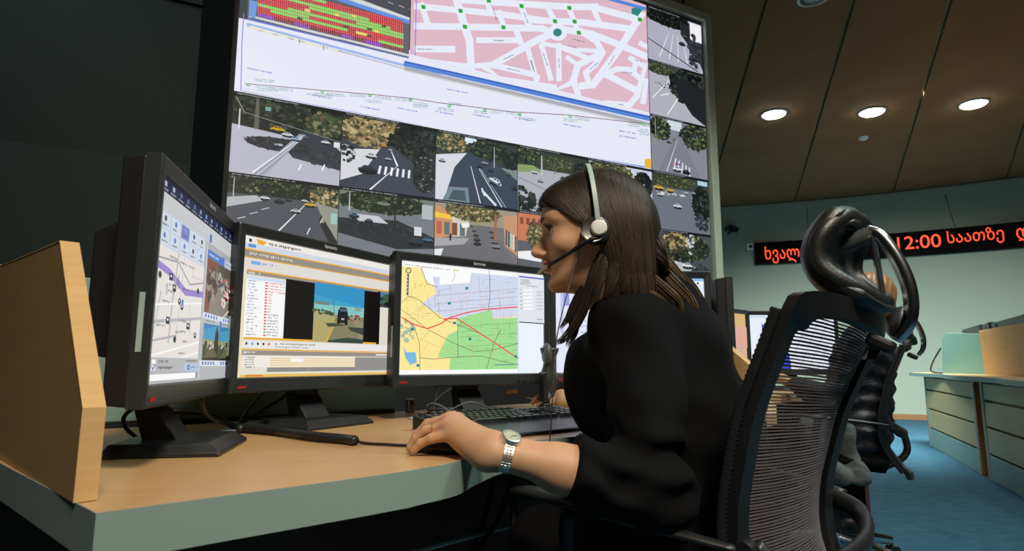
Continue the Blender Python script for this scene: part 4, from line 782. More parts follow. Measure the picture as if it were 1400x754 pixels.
# --- neighbouring desk's monitors
make_monitor('black monitor seen from behind over the divider, right of the woman\'s back', (.772, 2.34, DZ), math.radians(82), None, 'monitors on the neighbouring desk', logo=False, bgcol=(30, 34, 40))
c = Can(SW, SH, (226, 190, 160)); c.M = lambda p: (p[0]*SW, (1-p[1])*SH)
c.rect(0, 0, 1, .25, (214, 176, 120)); 
for k in range(16): c.rect(.0, .26+k*.045, 1, .265+k*.045, (190, 130, 120)); c.text(.6, .275+k*.045, .35, .014, (150, 100, 100), rnd)
c.rect(.6, .24, 1, .62, (222, 168, 150)); c.rect(.7, .24, .705, 1, (190, 130, 120)); c.rect(.85, .24, .855, 1, (190, 130, 120))
make_monitor('narrow view of a monitor with an orange spreadsheet beyond the divider', (1.10, 3.25, DZ-.002), math.radians(42), c, 'monitors on the neighbouring desk', logo=False)
c = Can(SW, SH, (232, 236, 246)); c.M = lambda p: (p[0]*SW, (1-p[1])*SH)
c.rect(0, 0, 1, .06, (210, 224, 240)); c.text(.4, .02, .3, .02, (90, 100, 120), rnd)
pts = [(.14, 1), (.14, .16), (.17, .2)]+[(.17+.035*k, .2+.0085*k*k) for k in range(1, 9)]+[(.46, 1)]
c.poly(pts, (52, 70, 176)); 
for k in range(7): c.rect(.2+.035*k, .25+.0085*k*k, .23+.035*k, .262+.0085*k*k, (232, 236, 246))
c.rect(.18, .46, .26, .475, (226, 230, 246)); c.blob(.55, .3, .02, .02, [(220, 60, 140)], rnd, 3, .5)
for k in range(8): c.text(.6, .12+k*.09, .3, .02, (170, 180, 210), rnd)
make_monitor('monitor showing a blue bar chart on white beyond the near chair', (1.555, 3.46, DZ-.002), math.radians(2), c, 'monitors on the neighbouring desk', logo=False)
# neighbouring desk
t = thing('desk', 'neighbouring beech desk under the spreadsheet and bar chart monitors', 'desk', (1.4, 3.2, 0))
o2 = [(.738, 1.84), (.80, 1.92), (.98, 2.35), (1.10, 2.86), (1.4, 3.04), (1.78, 3.06), (1.80, 3.7), (1.2, 3.75), (.66, 3.2), (.571, 2.45)]
obj('desktop', G().prism([(x, y, DZ-.04) for x, y in o2], (0, 0, 0), (0, 0, .038)), M['beech_top'], t, world=True, bevel=.003)
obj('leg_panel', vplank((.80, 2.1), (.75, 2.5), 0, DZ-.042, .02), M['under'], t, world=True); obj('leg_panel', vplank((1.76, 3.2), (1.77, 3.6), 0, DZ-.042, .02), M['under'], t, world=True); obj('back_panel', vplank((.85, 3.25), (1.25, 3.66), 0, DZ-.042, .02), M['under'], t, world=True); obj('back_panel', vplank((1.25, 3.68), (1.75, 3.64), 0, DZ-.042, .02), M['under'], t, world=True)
# ================================================================ things on the near desk
# keyboard : centre, axis
ka, kb = P3(572, 596)[:2], P3(765, 572)[:2]
ku = np.array([.742, .67]); ku /= np.linalg.norm(ku); kang = math.atan2(ku[1], ku[0])
kc = np.array([-.163, 1.262])+ku*.268+np.array([-ku[1], ku[0]])*.095+np.array([.038, -.036])
kb_ = thing('keyboard', 'black full-size keyboard with a palm rest in front of the woman', 'keyboard', (kc[0], kc[1], DZ), kang)
def kz(y): return .010+ (y+.095)*.085
g = G().prism([(-.228, -.095, .002), (-.228, .088, .002), (-.228, .088, .030), (-.228, .078, .032), (-.228, -.02, .020), (-.228, -.035, .016), (-.228, -.092, .008)], (0, 0, 0), (.456, 0, 0))
obj('case', g, M['black'], kb_, bevel=.003)
key0 = None
def key(x, y, w, m='key', d=.0145):
    g = G(); z0 = .014+(y+.02)*.12; a = w/2; b = d/2
    g.v = [(-a, -b, 0), (a, -b, 0), (a, b, 0), (-a, b, 0), (-a*.78+(0 if w < .02 else -.0015), -b*.72, .0085), (a*.78+(0 if w < .02 else .0015), -b*.72, .0085), (a*.78, b*.66, .0085), (-a*.78, b*.66, .0085)]
    g.f = [(3, 2, 1, 0), (4, 5, 6, 7)]+[(k, (k+1) % 4, 4+(k+1) % 4, 4+k) for k in range(4)]
    return g, (x, y, z0+.004)
cache = {}
def put_key(x, y, w, m='key'):
    kk = (round(w, 4), m)
    if kk not in cache:
        g, p = key(x, y, w, m); o = obj('key', g, M[m], kb_); cache[kk] = o
    else:
        p = key(x, y, w)[1]; o = cache[kk].copy(); C.objects.link(o); o.parent = kb_
    o.location = p; o.rotation_euler = (math.atan(.12), 0, 0)
pk = .0182
rows = [[1]*13+[2], [1.5]+[1]*12+[1.5], [1.75]+[1]*11+[2.25], [2.25]+[1]*10+[2.75], [1.4, 1.2, 1.2, 6, 1.2, 1.2, 1.4, 1.4]]
for r, row in enumerate(rows):
    x = -.222; y = .048-r*pk
    for wv in row:
        put_key(x+wv*pk/2, y, wv*pk-.003, 'key'); x += wv*pk
    for k in range(3):
        if r in (2,) or (r == 3 and k != 1): continue
        put_key(.062+k*pk, y, pk-.003)
    for k in range(4):
        put_key(.126+k*pk+.002, y, pk-.003)
for k in range(13): put_key(-.213+k*.0195+(k > 0)*.012+(k > 4)*.006+(k > 8)*.006, .073, pk-.004)
g = G().prism([(-.226, -.098, .001), (-.226, -.165, .001), (-.226, -.162, .008), (-.226, -.100, .013)], (0, 0, 0), (.452, 0, 0)); obj('palm_rest', g, M['black'], kb_, bevel=.003)
for x in (.135, .17, .205): obj('status_light', G().box(x-.002, x+.002, .076, .079, .0325, .0335), M['logo'], kb_)
# cable from keyboard
def cable(name, label, pts, r, m='rubber', grp=None, n=8, cat='cable'):
    P_ = spline(pts, 10); t = tag(obj(name, G().tube(P_, r, n), M[m], smooth=True), label, cat, grp); return t
# grommets
def grommet(p, label):
    t = thing('cable_grommet', label, 'grommet', (p[0], p[1], DZ), 0, 'cable grommets in the desktop')
    obj('flange', G().lathe([(.036, 0), (.036, .003), (.033, .0045), (.015, .0048), (.014, .002), (.0135, 0)], 32), M['grey'], t, smooth='auto')
    obj('cap', G().lathe([(.0128, .0), (.0128, .003), (.002, .0035)], 20), M['black'], t, smooth='auto')
g1 = P3(325, 590); g2 = P3(577, 573)
grommet(g1, 'pale grey-green grommet disc between the first two monitors, cables rising from it')
grommet(g2, 'pale grommet disc under the thin cables below the city map monitor')
def at3(x, y, d): v = sight(x, y); return tuple(np.array(CAM)+v*(d/v[1]))
cable('coiled_sleeve', 'thick black corrugated cable sleeve lying across the desk left of the hand', [tuple(P3(326, 587, .75)), tuple(P3(345, 583, .752)), tuple(P3(380, 590, .750)), tuple(P3(430, 597, .750)), tuple(P3(472, 601, .749)), tuple(P3(486, 603, .749))], .0078, 'rubber', None, 10)
cs = bpy.data.objects['coiled_sleeve']; 
pp = spline([tuple(P3(330, 585.5, .75)), tuple(P3(380, 590, .750)), tuple(P3(430, 597, .750)), tuple(P3(472, 601, .749)), tuple(P3(485, 603, .749))], 16)
g = G()
for a, b in zip(pp[::1][:-1], pp[1:]):
    T = (b-a).normalized(); g.tube([a-T*.0004, a+T*.0022], .0090, 10)
obj('sleeve_ribs', g, M['rubber'], cs, smooth='auto')
cable('mouse_cable', 'thin black cable running from the sleeve to under the left hand', [tuple(P3(484, 603, .747)), tuple(P3(500, 606.5, .743)), tuple(P3(525, 608, .743)), tuple(P3(560, 609.5, .743)), tuple(P3(590, 606, .744))], .0026)
for lab, pts, r in [
 ('black cable arching from the grommet up behind the left monitor, the lower one', [at3(332, 586, 1.40), at3(316, 580, 1.40), at3(298, 570, 1.40), at3(275, 566, 1.38), at3(240, 565, 1.35), at3(215, 570, 1.33)], .0038),
 ('short black cable rising from the grommet to the bottom of the left monitor', [at3(330, 588, 1.39), at3(310, 580, 1.36), at3(288, 571, 1.30), at3(279, 560, 1.25), at3(277, 549, 1.21), at3(276, 540, 1.2)], .0048),
 ('black cable rising from the grommet to the second monitor, the nearer to its left edge', [at3(325, 586, 1.40), at3(330, 575, 1.42), at3(342, 556, 1.45), at3(356, 540, 1.5), at3(362, 528, 1.52)], .004),
 ('black cable rising from the grommet to the second monitor, the one leaning further right', [at3(327, 586, 1.41), at3(335, 577, 1.43), at3(356, 562, 1.46), at3(384, 546, 1.52), at3(396, 534, 1.55)], .004),
 ('black cable hugging the stand behind the left monitor', [at3(188, 600, 1.2), at3(172, 585, 1.2), at3(170, 570, 1.2), at3(185, 556, 1.2)], .004)]:
    cable('cable', lab, pts, r)
rr = random.Random(4)
for k, (lab, pts) in enumerate([
 ('thin dark cable looping from the grommet up under the city map monitor', [at3(585, 578, 1.62), at3(590, 556, 1.64), at3(603, 541, 1.68), at3(618, 531, 1.7)]),
 ('thin dark cable arching over the keyboard back towards its stand', [at3(590, 574, 1.62), at3(612, 563, 1.64), at3(638, 551, 1.66), at3(655, 553, 1.66), at3(672, 560, 1.62)]),
 ('thin cable standing straight up out of the knot by the keyboard', [at3(588, 577, 1.60), at3(593, 560, 1.62), at3(596, 540, 1.66), at3(597, 530, 1.68)]),
 ('short grey cable crossing the knot by the keyboard', [at3(583, 556, 1.62), at3(590, 552, 1.62), at3(602, 555, 1.62), at3(612, 561, 1.62)])]):
    cable('cable', lab, pts, .0022, 'greyc' if k % 2 else 'rubber')
t = thing('cable_knot', 'tangled knot of thin black cables by the pale grommet disc', 'cables', tuple(P3(588, 575)))
g = G()
for k in range(9):
    pts = [Vector(at3(583+rr.uniform(0, 12), 579-j*5.2+rr.uniform(-2, 2), 1.60+rr.uniform(-.01, .01))) for j in range(5)]; g.tube(spline(pts, 6), .0017, 5)
tg = obj('strand', g, M['rubber'], t, world=True, smooth=True); tg['kind'] = 'stuff'
t = thing('cable_connector', 'beige plug tag hanging under the right corner of the city map monitor', 'connector', at3(700, 536, 1.9)); 
obj('plug', G().box(-.017, .017, -.005, .005, -.005, .006, Matrix.Rotation(-.1, 3, 'Y')), M['yellow'], t, bevel=.001)
cable('thin_cable', 'thin pale cable curving from the beige plug towards the handset', [at3(707, 534, 1.9), at3(716, 542, 1.9), at3(728, 546, 1.9), at3(742, 547, 1.9)], .0018, 'greyc')
# stapler-like dark wedge at the left end of the keyboard
t = thing('mouse', 'low dark mouse under the woman\'s left palm', 'mouse', (-.105, 1.05, DZ), math.radians(75))
g = G(); prof = [(-.055, .003), (-.052, .014), (-.03, .022), (.0, .024), (.03, .019), (.05, .010), (.055, .003)]
for y, z in prof:
    wv = .028*math.sqrt(max(.12, 1-(y/.06)**2)); 
    for k in range(9): a = PI*k/8; g.v.append((math.cos(a)*wv, y, .001+z*math.sin(a)**.6))
for i in range(6):
    for k in range(8): g.f.append((i*9+k, i*9+k+1, i*9+10+k, i*9+9+k))
    g.f.append((i*9, i*9+9, i*9+17, i*9+8))
obj('shell', g, M['black'], t, smooth=True); obj('wheel', G().lathe([(.007, -.003), (.0075, 0), (.007, .003)], 14, (0, .025, .020), Matrix.Rotation(PI/2, 3, 'Y')), M['key'], t)
# telephone handset standing right of the map monitor
hp = at3(752, 552, 1.86)
t = thing('telephone_handset', 'dark telephone handset standing upright between the map monitor and the woman', 'telephone', (hp[0], hp[1], DZ), .3)
g = G(); pth = [(0, .0, .175), (0, -.012, .16), (0, .002, .10), (0, .004, .06), (0, -.010, .02), (0, -.008, .004)]
obj('handle', G().tube(spline([(.0, 0, .19), (.0, .004, .15), (0, .008, .1), (0, .004, .05), (0, 0, .028)], 6), [.016+.004*math.cos(i*.5) for i in range(25)], 12, True, 1.5), M['bezel'], t, smooth=True)
obj('earpiece', G().ball((-.010, -.002, .172), .024, 16, (.6, 1.0, 1.4)), M['shell'], t, smooth=True)
obj('mouthpiece', G().ball((-.010, -.004, .035), .024, 16, (.6, 1.0, 1.3)), M['black'], t, smooth=True)
obj('cradle', G().box(-.03, .035, -.03, .035, 0, .03).box(-.028, -.016, -.022, .022, .03, .12), M['black'], t, bevel=.004)
# cables under the desk
for k, (lab, pts) in enumerate([
 ('black cable hanging under the desk, left one of the crossing pair', [(-.03, 1.55, .69), (-.06, 1.45, .55), (-.12, 1.36, .40), (-.17, 1.28, .25)]),
 ('black cable hanging under the desk, right one of the crossing pair', [(.03, 1.5, .69), (-.03, 1.42, .55), (-.1, 1.36, .45), (-.16, 1.36, .25)]),
 ('black cable hanging straight down beneath the desk near the hand', [(-.0, 1.3, .69), (.005, 1.3, .5), (.01, 1.3, .25)]), ]):
    cable('hanging_cable', lab, pts, .006)
# ================================================================ far consoles, right side
cd = Vector((-.40, -.9165, 0)).normalized(); cn = Vector((-cd.y, cd.x, 0)); cn = cn if cn.x < 0 else -cn
F0 = Vector((4.535, 6.933, 0)); TL = .745
def Q(s, d, z): return tuple(F0+cd*s+cn*d+Vector((0, 0, z)))
def cab(s0, s1, label):
    t = thing('console_unit', label, 'cabinet', Q((s0+s1)/2, -.3, 0), 0, 'console front units')
    def bx(name, a, b, d0, d1, z0, z1, m, bv=.004): return obj(name, G().prism([Q(a, d0, z0), Q(b, d0, z0), Q(b, d0, z1), Q(a, d0, z1)], (0, 0, 0), tuple(cn*(d1-d0))), m, t, world=True, bevel=bv)
    bx('carcass', s0+.02, s1-.02, -.5, -.03, 0, TL-.002, M['under'])
    for a in (s0, s1-.05): bx('post', a, a+.05, -.5, .005, 0, TL-.001, M['base']); bx('post_cap', a+.051 if a == s0 else a-.03, a+.065 if a == s0 else a-.001, -.03, .006, 0, TL-.001, M['grey'])
    zs = [(0, .19, 'kick_board', M['panel']), (.205, .39, 'front_slat', M['slat']), (.408, .59, 'front_slat', M['slat']), (.608, .73, 'front_slat', M['slat'])]
    for z0, z1, nm, m in zs: bx(nm, s0+.066, s1-.081, -.028, -.002, z0, z1, m)
    return t
cab(0, 2.0, 'left console unit of pale wooden slats over a grey kick board')
cab(2.16, 4.2, 'console unit at the right edge, its slats cut off by the frame')
t = thing('console_worktop', 'long pale worktop with a wavy grey edge over the slatted console units', 'worktop', Q(1.5, -.4, TL))
fr = [(-.12, .12), (.3, .09), (.9, .02), (1.4, .07), (2.0, .10), (2.7, .04), (3.3, .10), (4.2, .08)]
fr = [tuple(p)[:2] for p in spline([(a, b, 0) for a, b in fr], 5)]
pl_ = [Q(a, b, TL) for a, b in fr]+[Q(4.2, -.9, TL), Q(-.12, -.9, TL)]
obj('grey_edge', G().prism(pl_, (0, 0, 0), (0, 0, .035)), M['panel'], t, world=True)
obj('wood_top', G().prism([Q(a, b-.008, TL+.0352) for a, b in fr]+[Q(4.2, -.89, TL+.0352), Q(-.11, -.89, TL+.0352)], (0, 0, 0), (0, 0, .003)), M['beech_top'], t, world=True)
TT = TL+.0385
def gpanel(s, label, w0=.36, lean=.05):
    t = thing('glass_screen', label, 'panel', Q(s, -.12, TT), 0, 'green glass screens on the far console')
    obj('sheet', G().prism([Q(s+e*w0, -.06-.24*e, TT+z_) for e, z_ in ((0, 0), (1, 0), (.97, .37), (.2, .40), (.07, .34))], (0, 0, 0), tuple(cn*.012)), M['glass'], t, world=True, bevel=.002)
gpanel(.66, 'left of the two green glass screens, at the left end of the far worktop', .52)
gpanel(3.05, 'green glass screen at the right edge of the photo on the far worktop', .5)
t = thing('console_divider', 'honey-coloured wooden divider between the two green glass screens', 'divider', Q(1.6, -.3, TT))
obj('board', G().prism([Q(1.20, -.29, TT), Q(2.4, -.29, TT), Q(2.4, -.29, TT+.40), Q(1.14, -.29, TT+.40)], (0, 0, 0), tuple(cn*.02)), M['honey'], t, world=True, bevel=.002)
for s0, s1, z1, lab in [(.22, .93, .47, 'black monitor back rising above the left green glass screen, the leftmost one'), (.95, 1.22, .475, 'small black monitor back between the leftmost one and the long one'), (1.26, 2.16, .48, 'long black monitor back above the honey-coloured divider'), (3.12, 3.8, .52, 'black monitor back at the right edge, standing highest')]:
    t = thing('far_monitor', lab, 'monitor', Q((s0+s1)/2, -.4, TT), 0, 'monitors on the far console')
    g = G().prism([Q(s0, -.34, TT+.10), Q(s1, -.33, TT+.10), Q(s1, -.33, TT+z1), Q(s0, -.34, TT+z1-.02)], (0, 0, 0), tuple(-cn*.05)); obj('housing', g, M['bezel'], t, world=True, bevel=.006)
    m_ = (s0+s1)/2
    obj('stand', G().prism([Q(m_-.05, -.40, TT+.012), Q(m_+.05, -.40, TT+.012), Q(m_+.05, -.40, TT+.12), Q(m_-.05, -.40, TT+.12)], (0, 0, 0), tuple(-cn*.03)), M['black'], t, world=True)
    obj('stand_base', G().prism([Q(m_-.11, -.32, TT), Q(m_+.11, -.32, TT), Q(m_+.11, -.50, TT), Q(m_-.11, -.50, TT)], (0, 0, 0), (0, 0, .012)), M['black'], t, world=True)
    obj('vents', G().prism([Q(s0+.05, -.334, TT+z1-.06), Q(s0+.16, -.334, TT+z1-.06), Q(s0+.16, -.334, TT+z1-.035), Q(s0+.05, -.334, TT+z1-.035)], (0, 0, 0), tuple(cn*.003)), M['key'], t, world=True)
cable('loose_cable', 'small black cable loop at the left end of the far worktop', [Q(.68, -.05, TT+.25), Q(.55, .0, TT+.12), Q(.50, .02, TT+.03), Q(.62, .0, TT+.006), Q(.9, -.0, TT+.006)], .008)
# pedestal under the neighbouring desk
t = thing('pedestal', 'small wooden pedestal box on the blue carpet behind the chair base', 'cabinet', (1.86, 3.82, 0), -.5)
obj('carcass', G().box(-.19, .19, -.16, .22, .04, .42), M['beech'], t, bevel=.003); obj('drawer_front', G().box(.1915, .203, -.15, .21, .05, .23), M['beech_dark'], t, bevel=.002); obj('drawer_front', G().box(.1915, .203, -.15, .21, .24, .41), M['beech_dark'], t, bevel=.002)
obj('handle', G().tube([(.205, -.05, .3), (.225, -.05, .3), (.225, .1, .3), (.205, .1, .3)], .006, 8), M['metal'], t)
for x, y in ((-.15, -.12), (.15, -.12), (.15, .18), (-.15, .18)): obj('foot', G().lathe([(.02, 0), (.02, .041), (.01, .041)], 10, (x, y, 0)), M['black'], t)
# ================================================================ office chairs (local: faces +y, seat centre above origin)
_s = np.linspace(0, 1, 201); _y = np.interp(_s, [0, .1, .2, .3, .45, .7, 1], [-.318, -.275, -.243, -.228, -.232, -.268, -.343]); _y = np.convolve(np.pad(_y, 12, 'edge'), np.ones(25)/25, 'valid'); BS_, BY_ = _s, _y
def make_chair(label, loc, rz):
    t = thing('office_chair', label, 'chair', loc, rz, 'mesh-backed office chairs')
    def bc(s):       # back centre line, s 0 bottom .. 1 top : y, z, half width
        y = float(np.interp(s, BS_, BY_)); z = .42+.545*s
        hw = .190+.052*math.sin(min(1, s*1.15)*PI*.55); return y, z, hw
    N = 40
    def rimpt(side, s):
        y, z, hw = bc(s); return Vector((side*hw, y+.035, z-side*.020*s*s))
    # back frame: closed loop, broad flat band
    def loop(inset, dy=0):
        L_ = []
        for k in range(N+1): s = .03+.94*k/N; p = rimpt(-1, s); L_.append(Vector((p.x+inset, p.y+dy, max(min(p.z, bc(1)[1]+.020-.020-inset*.75), bc(0)[1]+inset*.6-.004))))
        yT, zT, hT = bc(1.0); 
        for k in range(1, 14):
            a = PI*k/14; ca, sa = math.cos(a), math.sin(a); x = -math.copysign(abs(ca)**.62, ca)*(hT-inset); L_.append(Vector((x, yT+dy+.035*abs(ca)**1.5, zT-.020+.030*sa**.55-inset*.75-.020*x/hT)))
        for k in range(N, -1, -1): s = .03+.94*k/N; p = rimpt(1, s); L_.append(Vector((p.x-inset, p.y+dy, max(min(p.z, bc(1)[1]-.020-.020-inset*.75), bc(0)[1]+inset*.6-.004))))
        yB, zB, hB = bc(0)
        for k in range(1, 12):
            a = PI*k/12; x = math.cos(a)*(hB-inset); L_.append(Vector((x, yB+dy+.035*abs(math.cos(a))**1.5, zB-.004-.02*math.sin(a)+inset*.6)))
        return L_
    o_ = loop(0); n = len(o_); i_ = loop(.044); g = G()
    for a, b in zip(o_, i_): g.v += [tuple(a), tuple(a+Vector((0, -.017, .0))), tuple(b+Vector((0, -.016, 0))), tuple(b+Vector((0, .004, 0)))]
    for i in range(n):
        j = (i+1) % n
        for k in range(4): g.f.append((i*4+k, i*4+(k+1) % 4, j*4+(k+1) % 4, j*4+k))
    obj('back_frame', g, M['cplast'], t, smooth='auto')
    # mesh: horizontal strings, slightly uneven, with open gaps
    g = G(); rows = 104
    for r in range(rows):
        s = .04+.93*r/(rows-1); y, z, hw = bc(s); hw -= .04; dz = .00135+.0003*math.sin(r*2.1)
        m = 10; b = len(g.v)
        for k in range(m+1):
            u = -1+2*k/m; yy = y+.033-.030*(1-u*u); zz = z-.020*s*s*u+.0004*math.sin(k*1.7+r)
            g.v += [(u*hw, yy, zz-dz), (u*hw, yy, zz+dz), (u*hw, yy-.0016, zz+dz), (u*hw, yy-.0016, zz-dz)]
        for k in range(m):
            for q in range(4): g.f.append((b+k*4+q, b+k*4+(q+1) % 4, b+k*4+4+(q+1) % 4, b+k*4+4+q))
    cols = 15
    for c_ in range(cols):
        u = -1+2*(c_+.5)/cols; b = len(g.v); m = 20
        for k in range(m+1):
            s = .04+.93*k/m; y, z, hw = bc(s); hw -= .04; yy = y+.0335-.030*(1-u*u); g.v += [(u*hw-.0006, yy, z-.020*s*s*u), (u*hw+.0006, yy, z-.020*s*s*u)]
        for k in range(m): g.f.append((b+k*2, b+k*2+1, b+k*2+3, b+k*2+2))
    o = obj('back_mesh', g, M['mesh'], t); o['kind'] = 'stuff'
    # wrapped mesh edge with ribs, both sides
    for side in (-1, 1):
        g = G()
        pts = [rimpt(side, .03+.93*k/150)+Vector((side*.003, .006, 0)) for k in range(151)]
        rad = [(.0064 if k % 2 else .0052) for k in range(151)]; g.tube(pts, rad, 8, True, 1.3); obj('edge_binding', g, M['leather'], t, smooth='auto')
    # spine behind, holding head rest and lower bracket
    yT, zT, _ = bc(1)
    obj('lower_bracket', G().tube(spline([(-.235, -.235, .628), (-.215, -.262, .603), (-.12, -.292, .588), (0, -.300, .585), (.12, -.292, .588), (.215, -.262, .603), (.243, -.215, .618), (.262, -.14, .625)], 6), .0125, 10, True, 1.6), M['cplast'], t, smooth=True)
    obj('joint_knob', G().lathe([(.014, -.012), (.016, 0), (.014, .012), (.006, .013)], 16, (-.252, -.235, .63), Matrix.Rotation(PI/2, 3, 'Y')), M['cplast'], t, smooth='auto')
    obj('joint_knob', G().lathe([(.014, -.012), (.016, 0), (.014, .012), (.006, .013)], 16, (.252, -.2, .62), Matrix.Rotation(PI/2, 3, 'Y')), M['cplast'], t, smooth='auto')
    for side in (-1, 1):
        s = side
        arm = obj('armrest', G().tube(spline([(s*.262, -.225, .632), (s*.278, -.15, .642), (s*.285, -.05, .652), (s*.287, .06, .662), (s*.285, .12, .664), (s*.280, .165, .660)], 6), [.010+.012*min(1, k/14)-.006*max(0, (k-26)/5) for k in range(31)], 10, True, .5), M['cplast'], t, smooth=True)
        obj('arm_post', G().tube(spline([(s*.283, .04, .652), (s*.275, .05, .58), (s*.25, .03, .50), (s*.19, .0, .455)], 5), [.016]*4+[.014]*12, 10, True, 1.3), M['cplast'], t, smooth=True)
    # seat
    g = G(); 
    for j in range(13):
        v = -1+2*j/12
        for i in range(13):
            u = -1+2*i/12; e = max(abs(u), abs(v)); z = .50-.035*max(0, v-.45)**1.3*2+.012*abs(u)**2-.028*max(0, e-.86)/.14; r = .245-.02*max(0, -v); g.v.append((u*r*(1-.07*v*v), v*.235+.01, z))
    for j in range(12):
        for i in range(12): g.f.append((j*13+i, j*13+i+1, j*13+14+i, j*13+13+i))
    o = obj('seat', g, M['cloth'], t, smooth=True); md = o.modifiers.new('s', 'SOLIDIFY'); md.thickness = .06; md.offset = -1
    obj('tilt_mechanism', G().box(-.09, .09, -.14, .10, .40, .448), M['black'], t, bevel=.01)
    obj('back_arm', G().tube(spline([(0, -.12, .425), (0, -.24, .44), (0, -.31, .50), (0, -.305, .585)], 6), [.03]*6+[.024]*13, 10, True, .6), M['cplast'], t, smooth=True)
    obj('gas_column', G().lathe([(.033, .14), (.033, .26), (.028, .262), (.028, .30), (.02, .30), (.02, .40)], 20), M['black'], t, smooth='auto')
    obj('hub', G().lathe([(.04, .075), (.045, .10), (.042, .14), (.034, .145)], 20), M['chrome'], t, smooth='auto')
    for k in range(5):
        a = 2*PI*k/5+.35; d = Vector((math.cos(a), math.sin(a), 0)); 
        lg = obj('base_leg', G().tube([Vector((0, 0, .115))+d*.03, Vector((0, 0, .112))+d*.12, Vector((0, 0, .095))+d*.22, Vector((0, 0, .078))+d*.31], [.021, .019, .016, .013], 10, True, 1.5), M['chrome'], t, smooth='auto')
        cg = G(); tn = Vector((-d.y, d.x, 0)); R = Matrix((tuple(d), tuple(tn), (0, 0, 1))).transposed() @ Matrix.Rotation(PI/2, 3, 'X')
        for s in (-1, 1): cg.lathe([(.008, -.008), (.026, -.008), (.028, 0), (.026, .008), (.008, .008)], 16, tuple(d*.315+tn*.014*s+Vector((0, 0, .029))), R)
        cg.tube([d*.31+Vector((0, 0, .03)), d*.31+Vector((0, 0, .078))], .007, 8); obj('caster', cg, M['black'], lg, smooth='auto')
    # head rest: crescent pad, rolled rim, recessed shell
    hc = Vector((0, -.350, 1.052))
    def HP(u, v):     # u across -1..1, v up -1..1 -> centre surface; concave to the back
        yy = .056*(1-v*v)-.034*max(0, -v)**2.2-.012*u*u; hw = .118*(1-.10*v*v)
        zz = v*.083*(1-.10*u*u); return hc+Vector((u*hw, yy, zz))
    nu, nv = 26, 22
    def nrm(u, v): a = HP(u+.01, v)-HP(u-.01, v); b = HP(u, v+.01)-HP(u, v-.01); q = b.cross(a).normalized(); return q if q.y > 0 else -q
    def layer(front, back, sc, pw):
        g = G(); W_ = nu+1
        for sgn, th0 in ((1, front), (-1, back)):
            for j in range(nv+1):
                for i in range(nu+1):
                    a = -1+2*i/nu; b = -1+2*j/nv; a = math.sin(a*PI/2); b = math.sin(b*PI/2)
                    u = a*math.sqrt(1-.28*b*b*a*a)*sc; v = b*math.sqrt(1-.28*a*a*b*b)*sc; e = max(abs(a), abs(b)); q = nrm(u, v); th = th0*math.sqrt(max(0, 1-e**pw)); g.v.append(tuple(HP(u, v)+q*th*sgn+q*(0 if sc == 1 else -.010)))
        K = (nu+1)*(nv+1)
        for o_ in (0, K):
            for j in range(nv):
                for i in range(nu): c_ = j*W_+i+o_; g.f.append((c_, c_+1, c_+W_+1, c_+W_))
        return g
    gg = layer(.026, .013, 1.0, 4)
    # raised bolster along the back rim
    rim = []
    for k in range(96):
        a = 2*PI*k/96; ca, sa = math.cos(a), math.sin(a); u = math.copysign(abs(ca)**.55, ca)*.90; v = math.copysign(abs(sa)**.55, sa)*.88; rim.append(HP(u, v)+nrm(u, v)*-.004)
    rim += rim[:2]
    obj('headrest_pad', gg, M['leather'], t, smooth=True)
    obj('headrest_roll', G().tube(rim, .0150, 14, False), M['leather'], t, smooth=True)
    rim2 = []
    for k in range(96):
        a = 2*PI*k/96; ca, sa = math.cos(a), math.sin(a); u = math.copysign(abs(ca)**.55, ca)*.76; v = math.copysign(abs(sa)**.55, sa)*.72; rim2.append(HP(u, v)+nrm(u, v)*-.0115)
    obj('seam_piping', G().tube(rim2+rim2[:2], .0035, 8, False), M['leather'], t, smooth=True)
    obj('headrest_shell', layer(.002, .007, .74, 6), M['shell'], t, smooth=True)
    # chrome arc and twin posts
    mk = obj('headrest_bracket', G().tube([hc+Vector((0, .030, .030)), hc+Vector((0, -.005, .040)), hc+Vector((0, -.012, .048))], [.016, .013, .010], 14), M['shell'], t, smooth='auto')
    arc = spline([hc+Vector((0, -.006, .050)), hc+Vector((0, -.026, .036)), hc+Vector((0, -.048, -.008)), hc+Vector((0, -.060, -.058)), hc+Vector((0, -.056, -.102)), hc+Vector((0, -.036, -.132))], 8)
    obj('chrome_arc', G().tube(arc, [.0070+.0020*math.sin(PI*k/40) for k in range(41)], 14, True, 1.25), M['chrome'], t, smooth=True)
    g = G()
    for s in (-.010, .010): obj('post', G().tube([hc+Vector((s, -.016, .034)), hc+Vector((s, -.022, -.062))], .0034, 10), M['chrome'], t, smooth='auto')
    obj('arc_foot', G().box(-.014, .014, -.012, .030, -.010, .010, Matrix.Rotation(.5, 3, 'X'), tuple(hc+Vector((0, -.022, -.140)))), M['cplast'], t, bevel=.006)
    return t
def xf_layer(g, a, b): h = G(); h.v = g.v[a:b]; h.f = list(g.f); return h
R1_ = math.radians(47.5)
chair = make_chair('large near office chair with a black leather headrest, its mesh back towards the camera', (.318, 1.24, 0), R1_)
dup(chair, (1.445, 2.93, 0), math.radians(66), 'office chair further back, on its chrome star base, holding the second person')
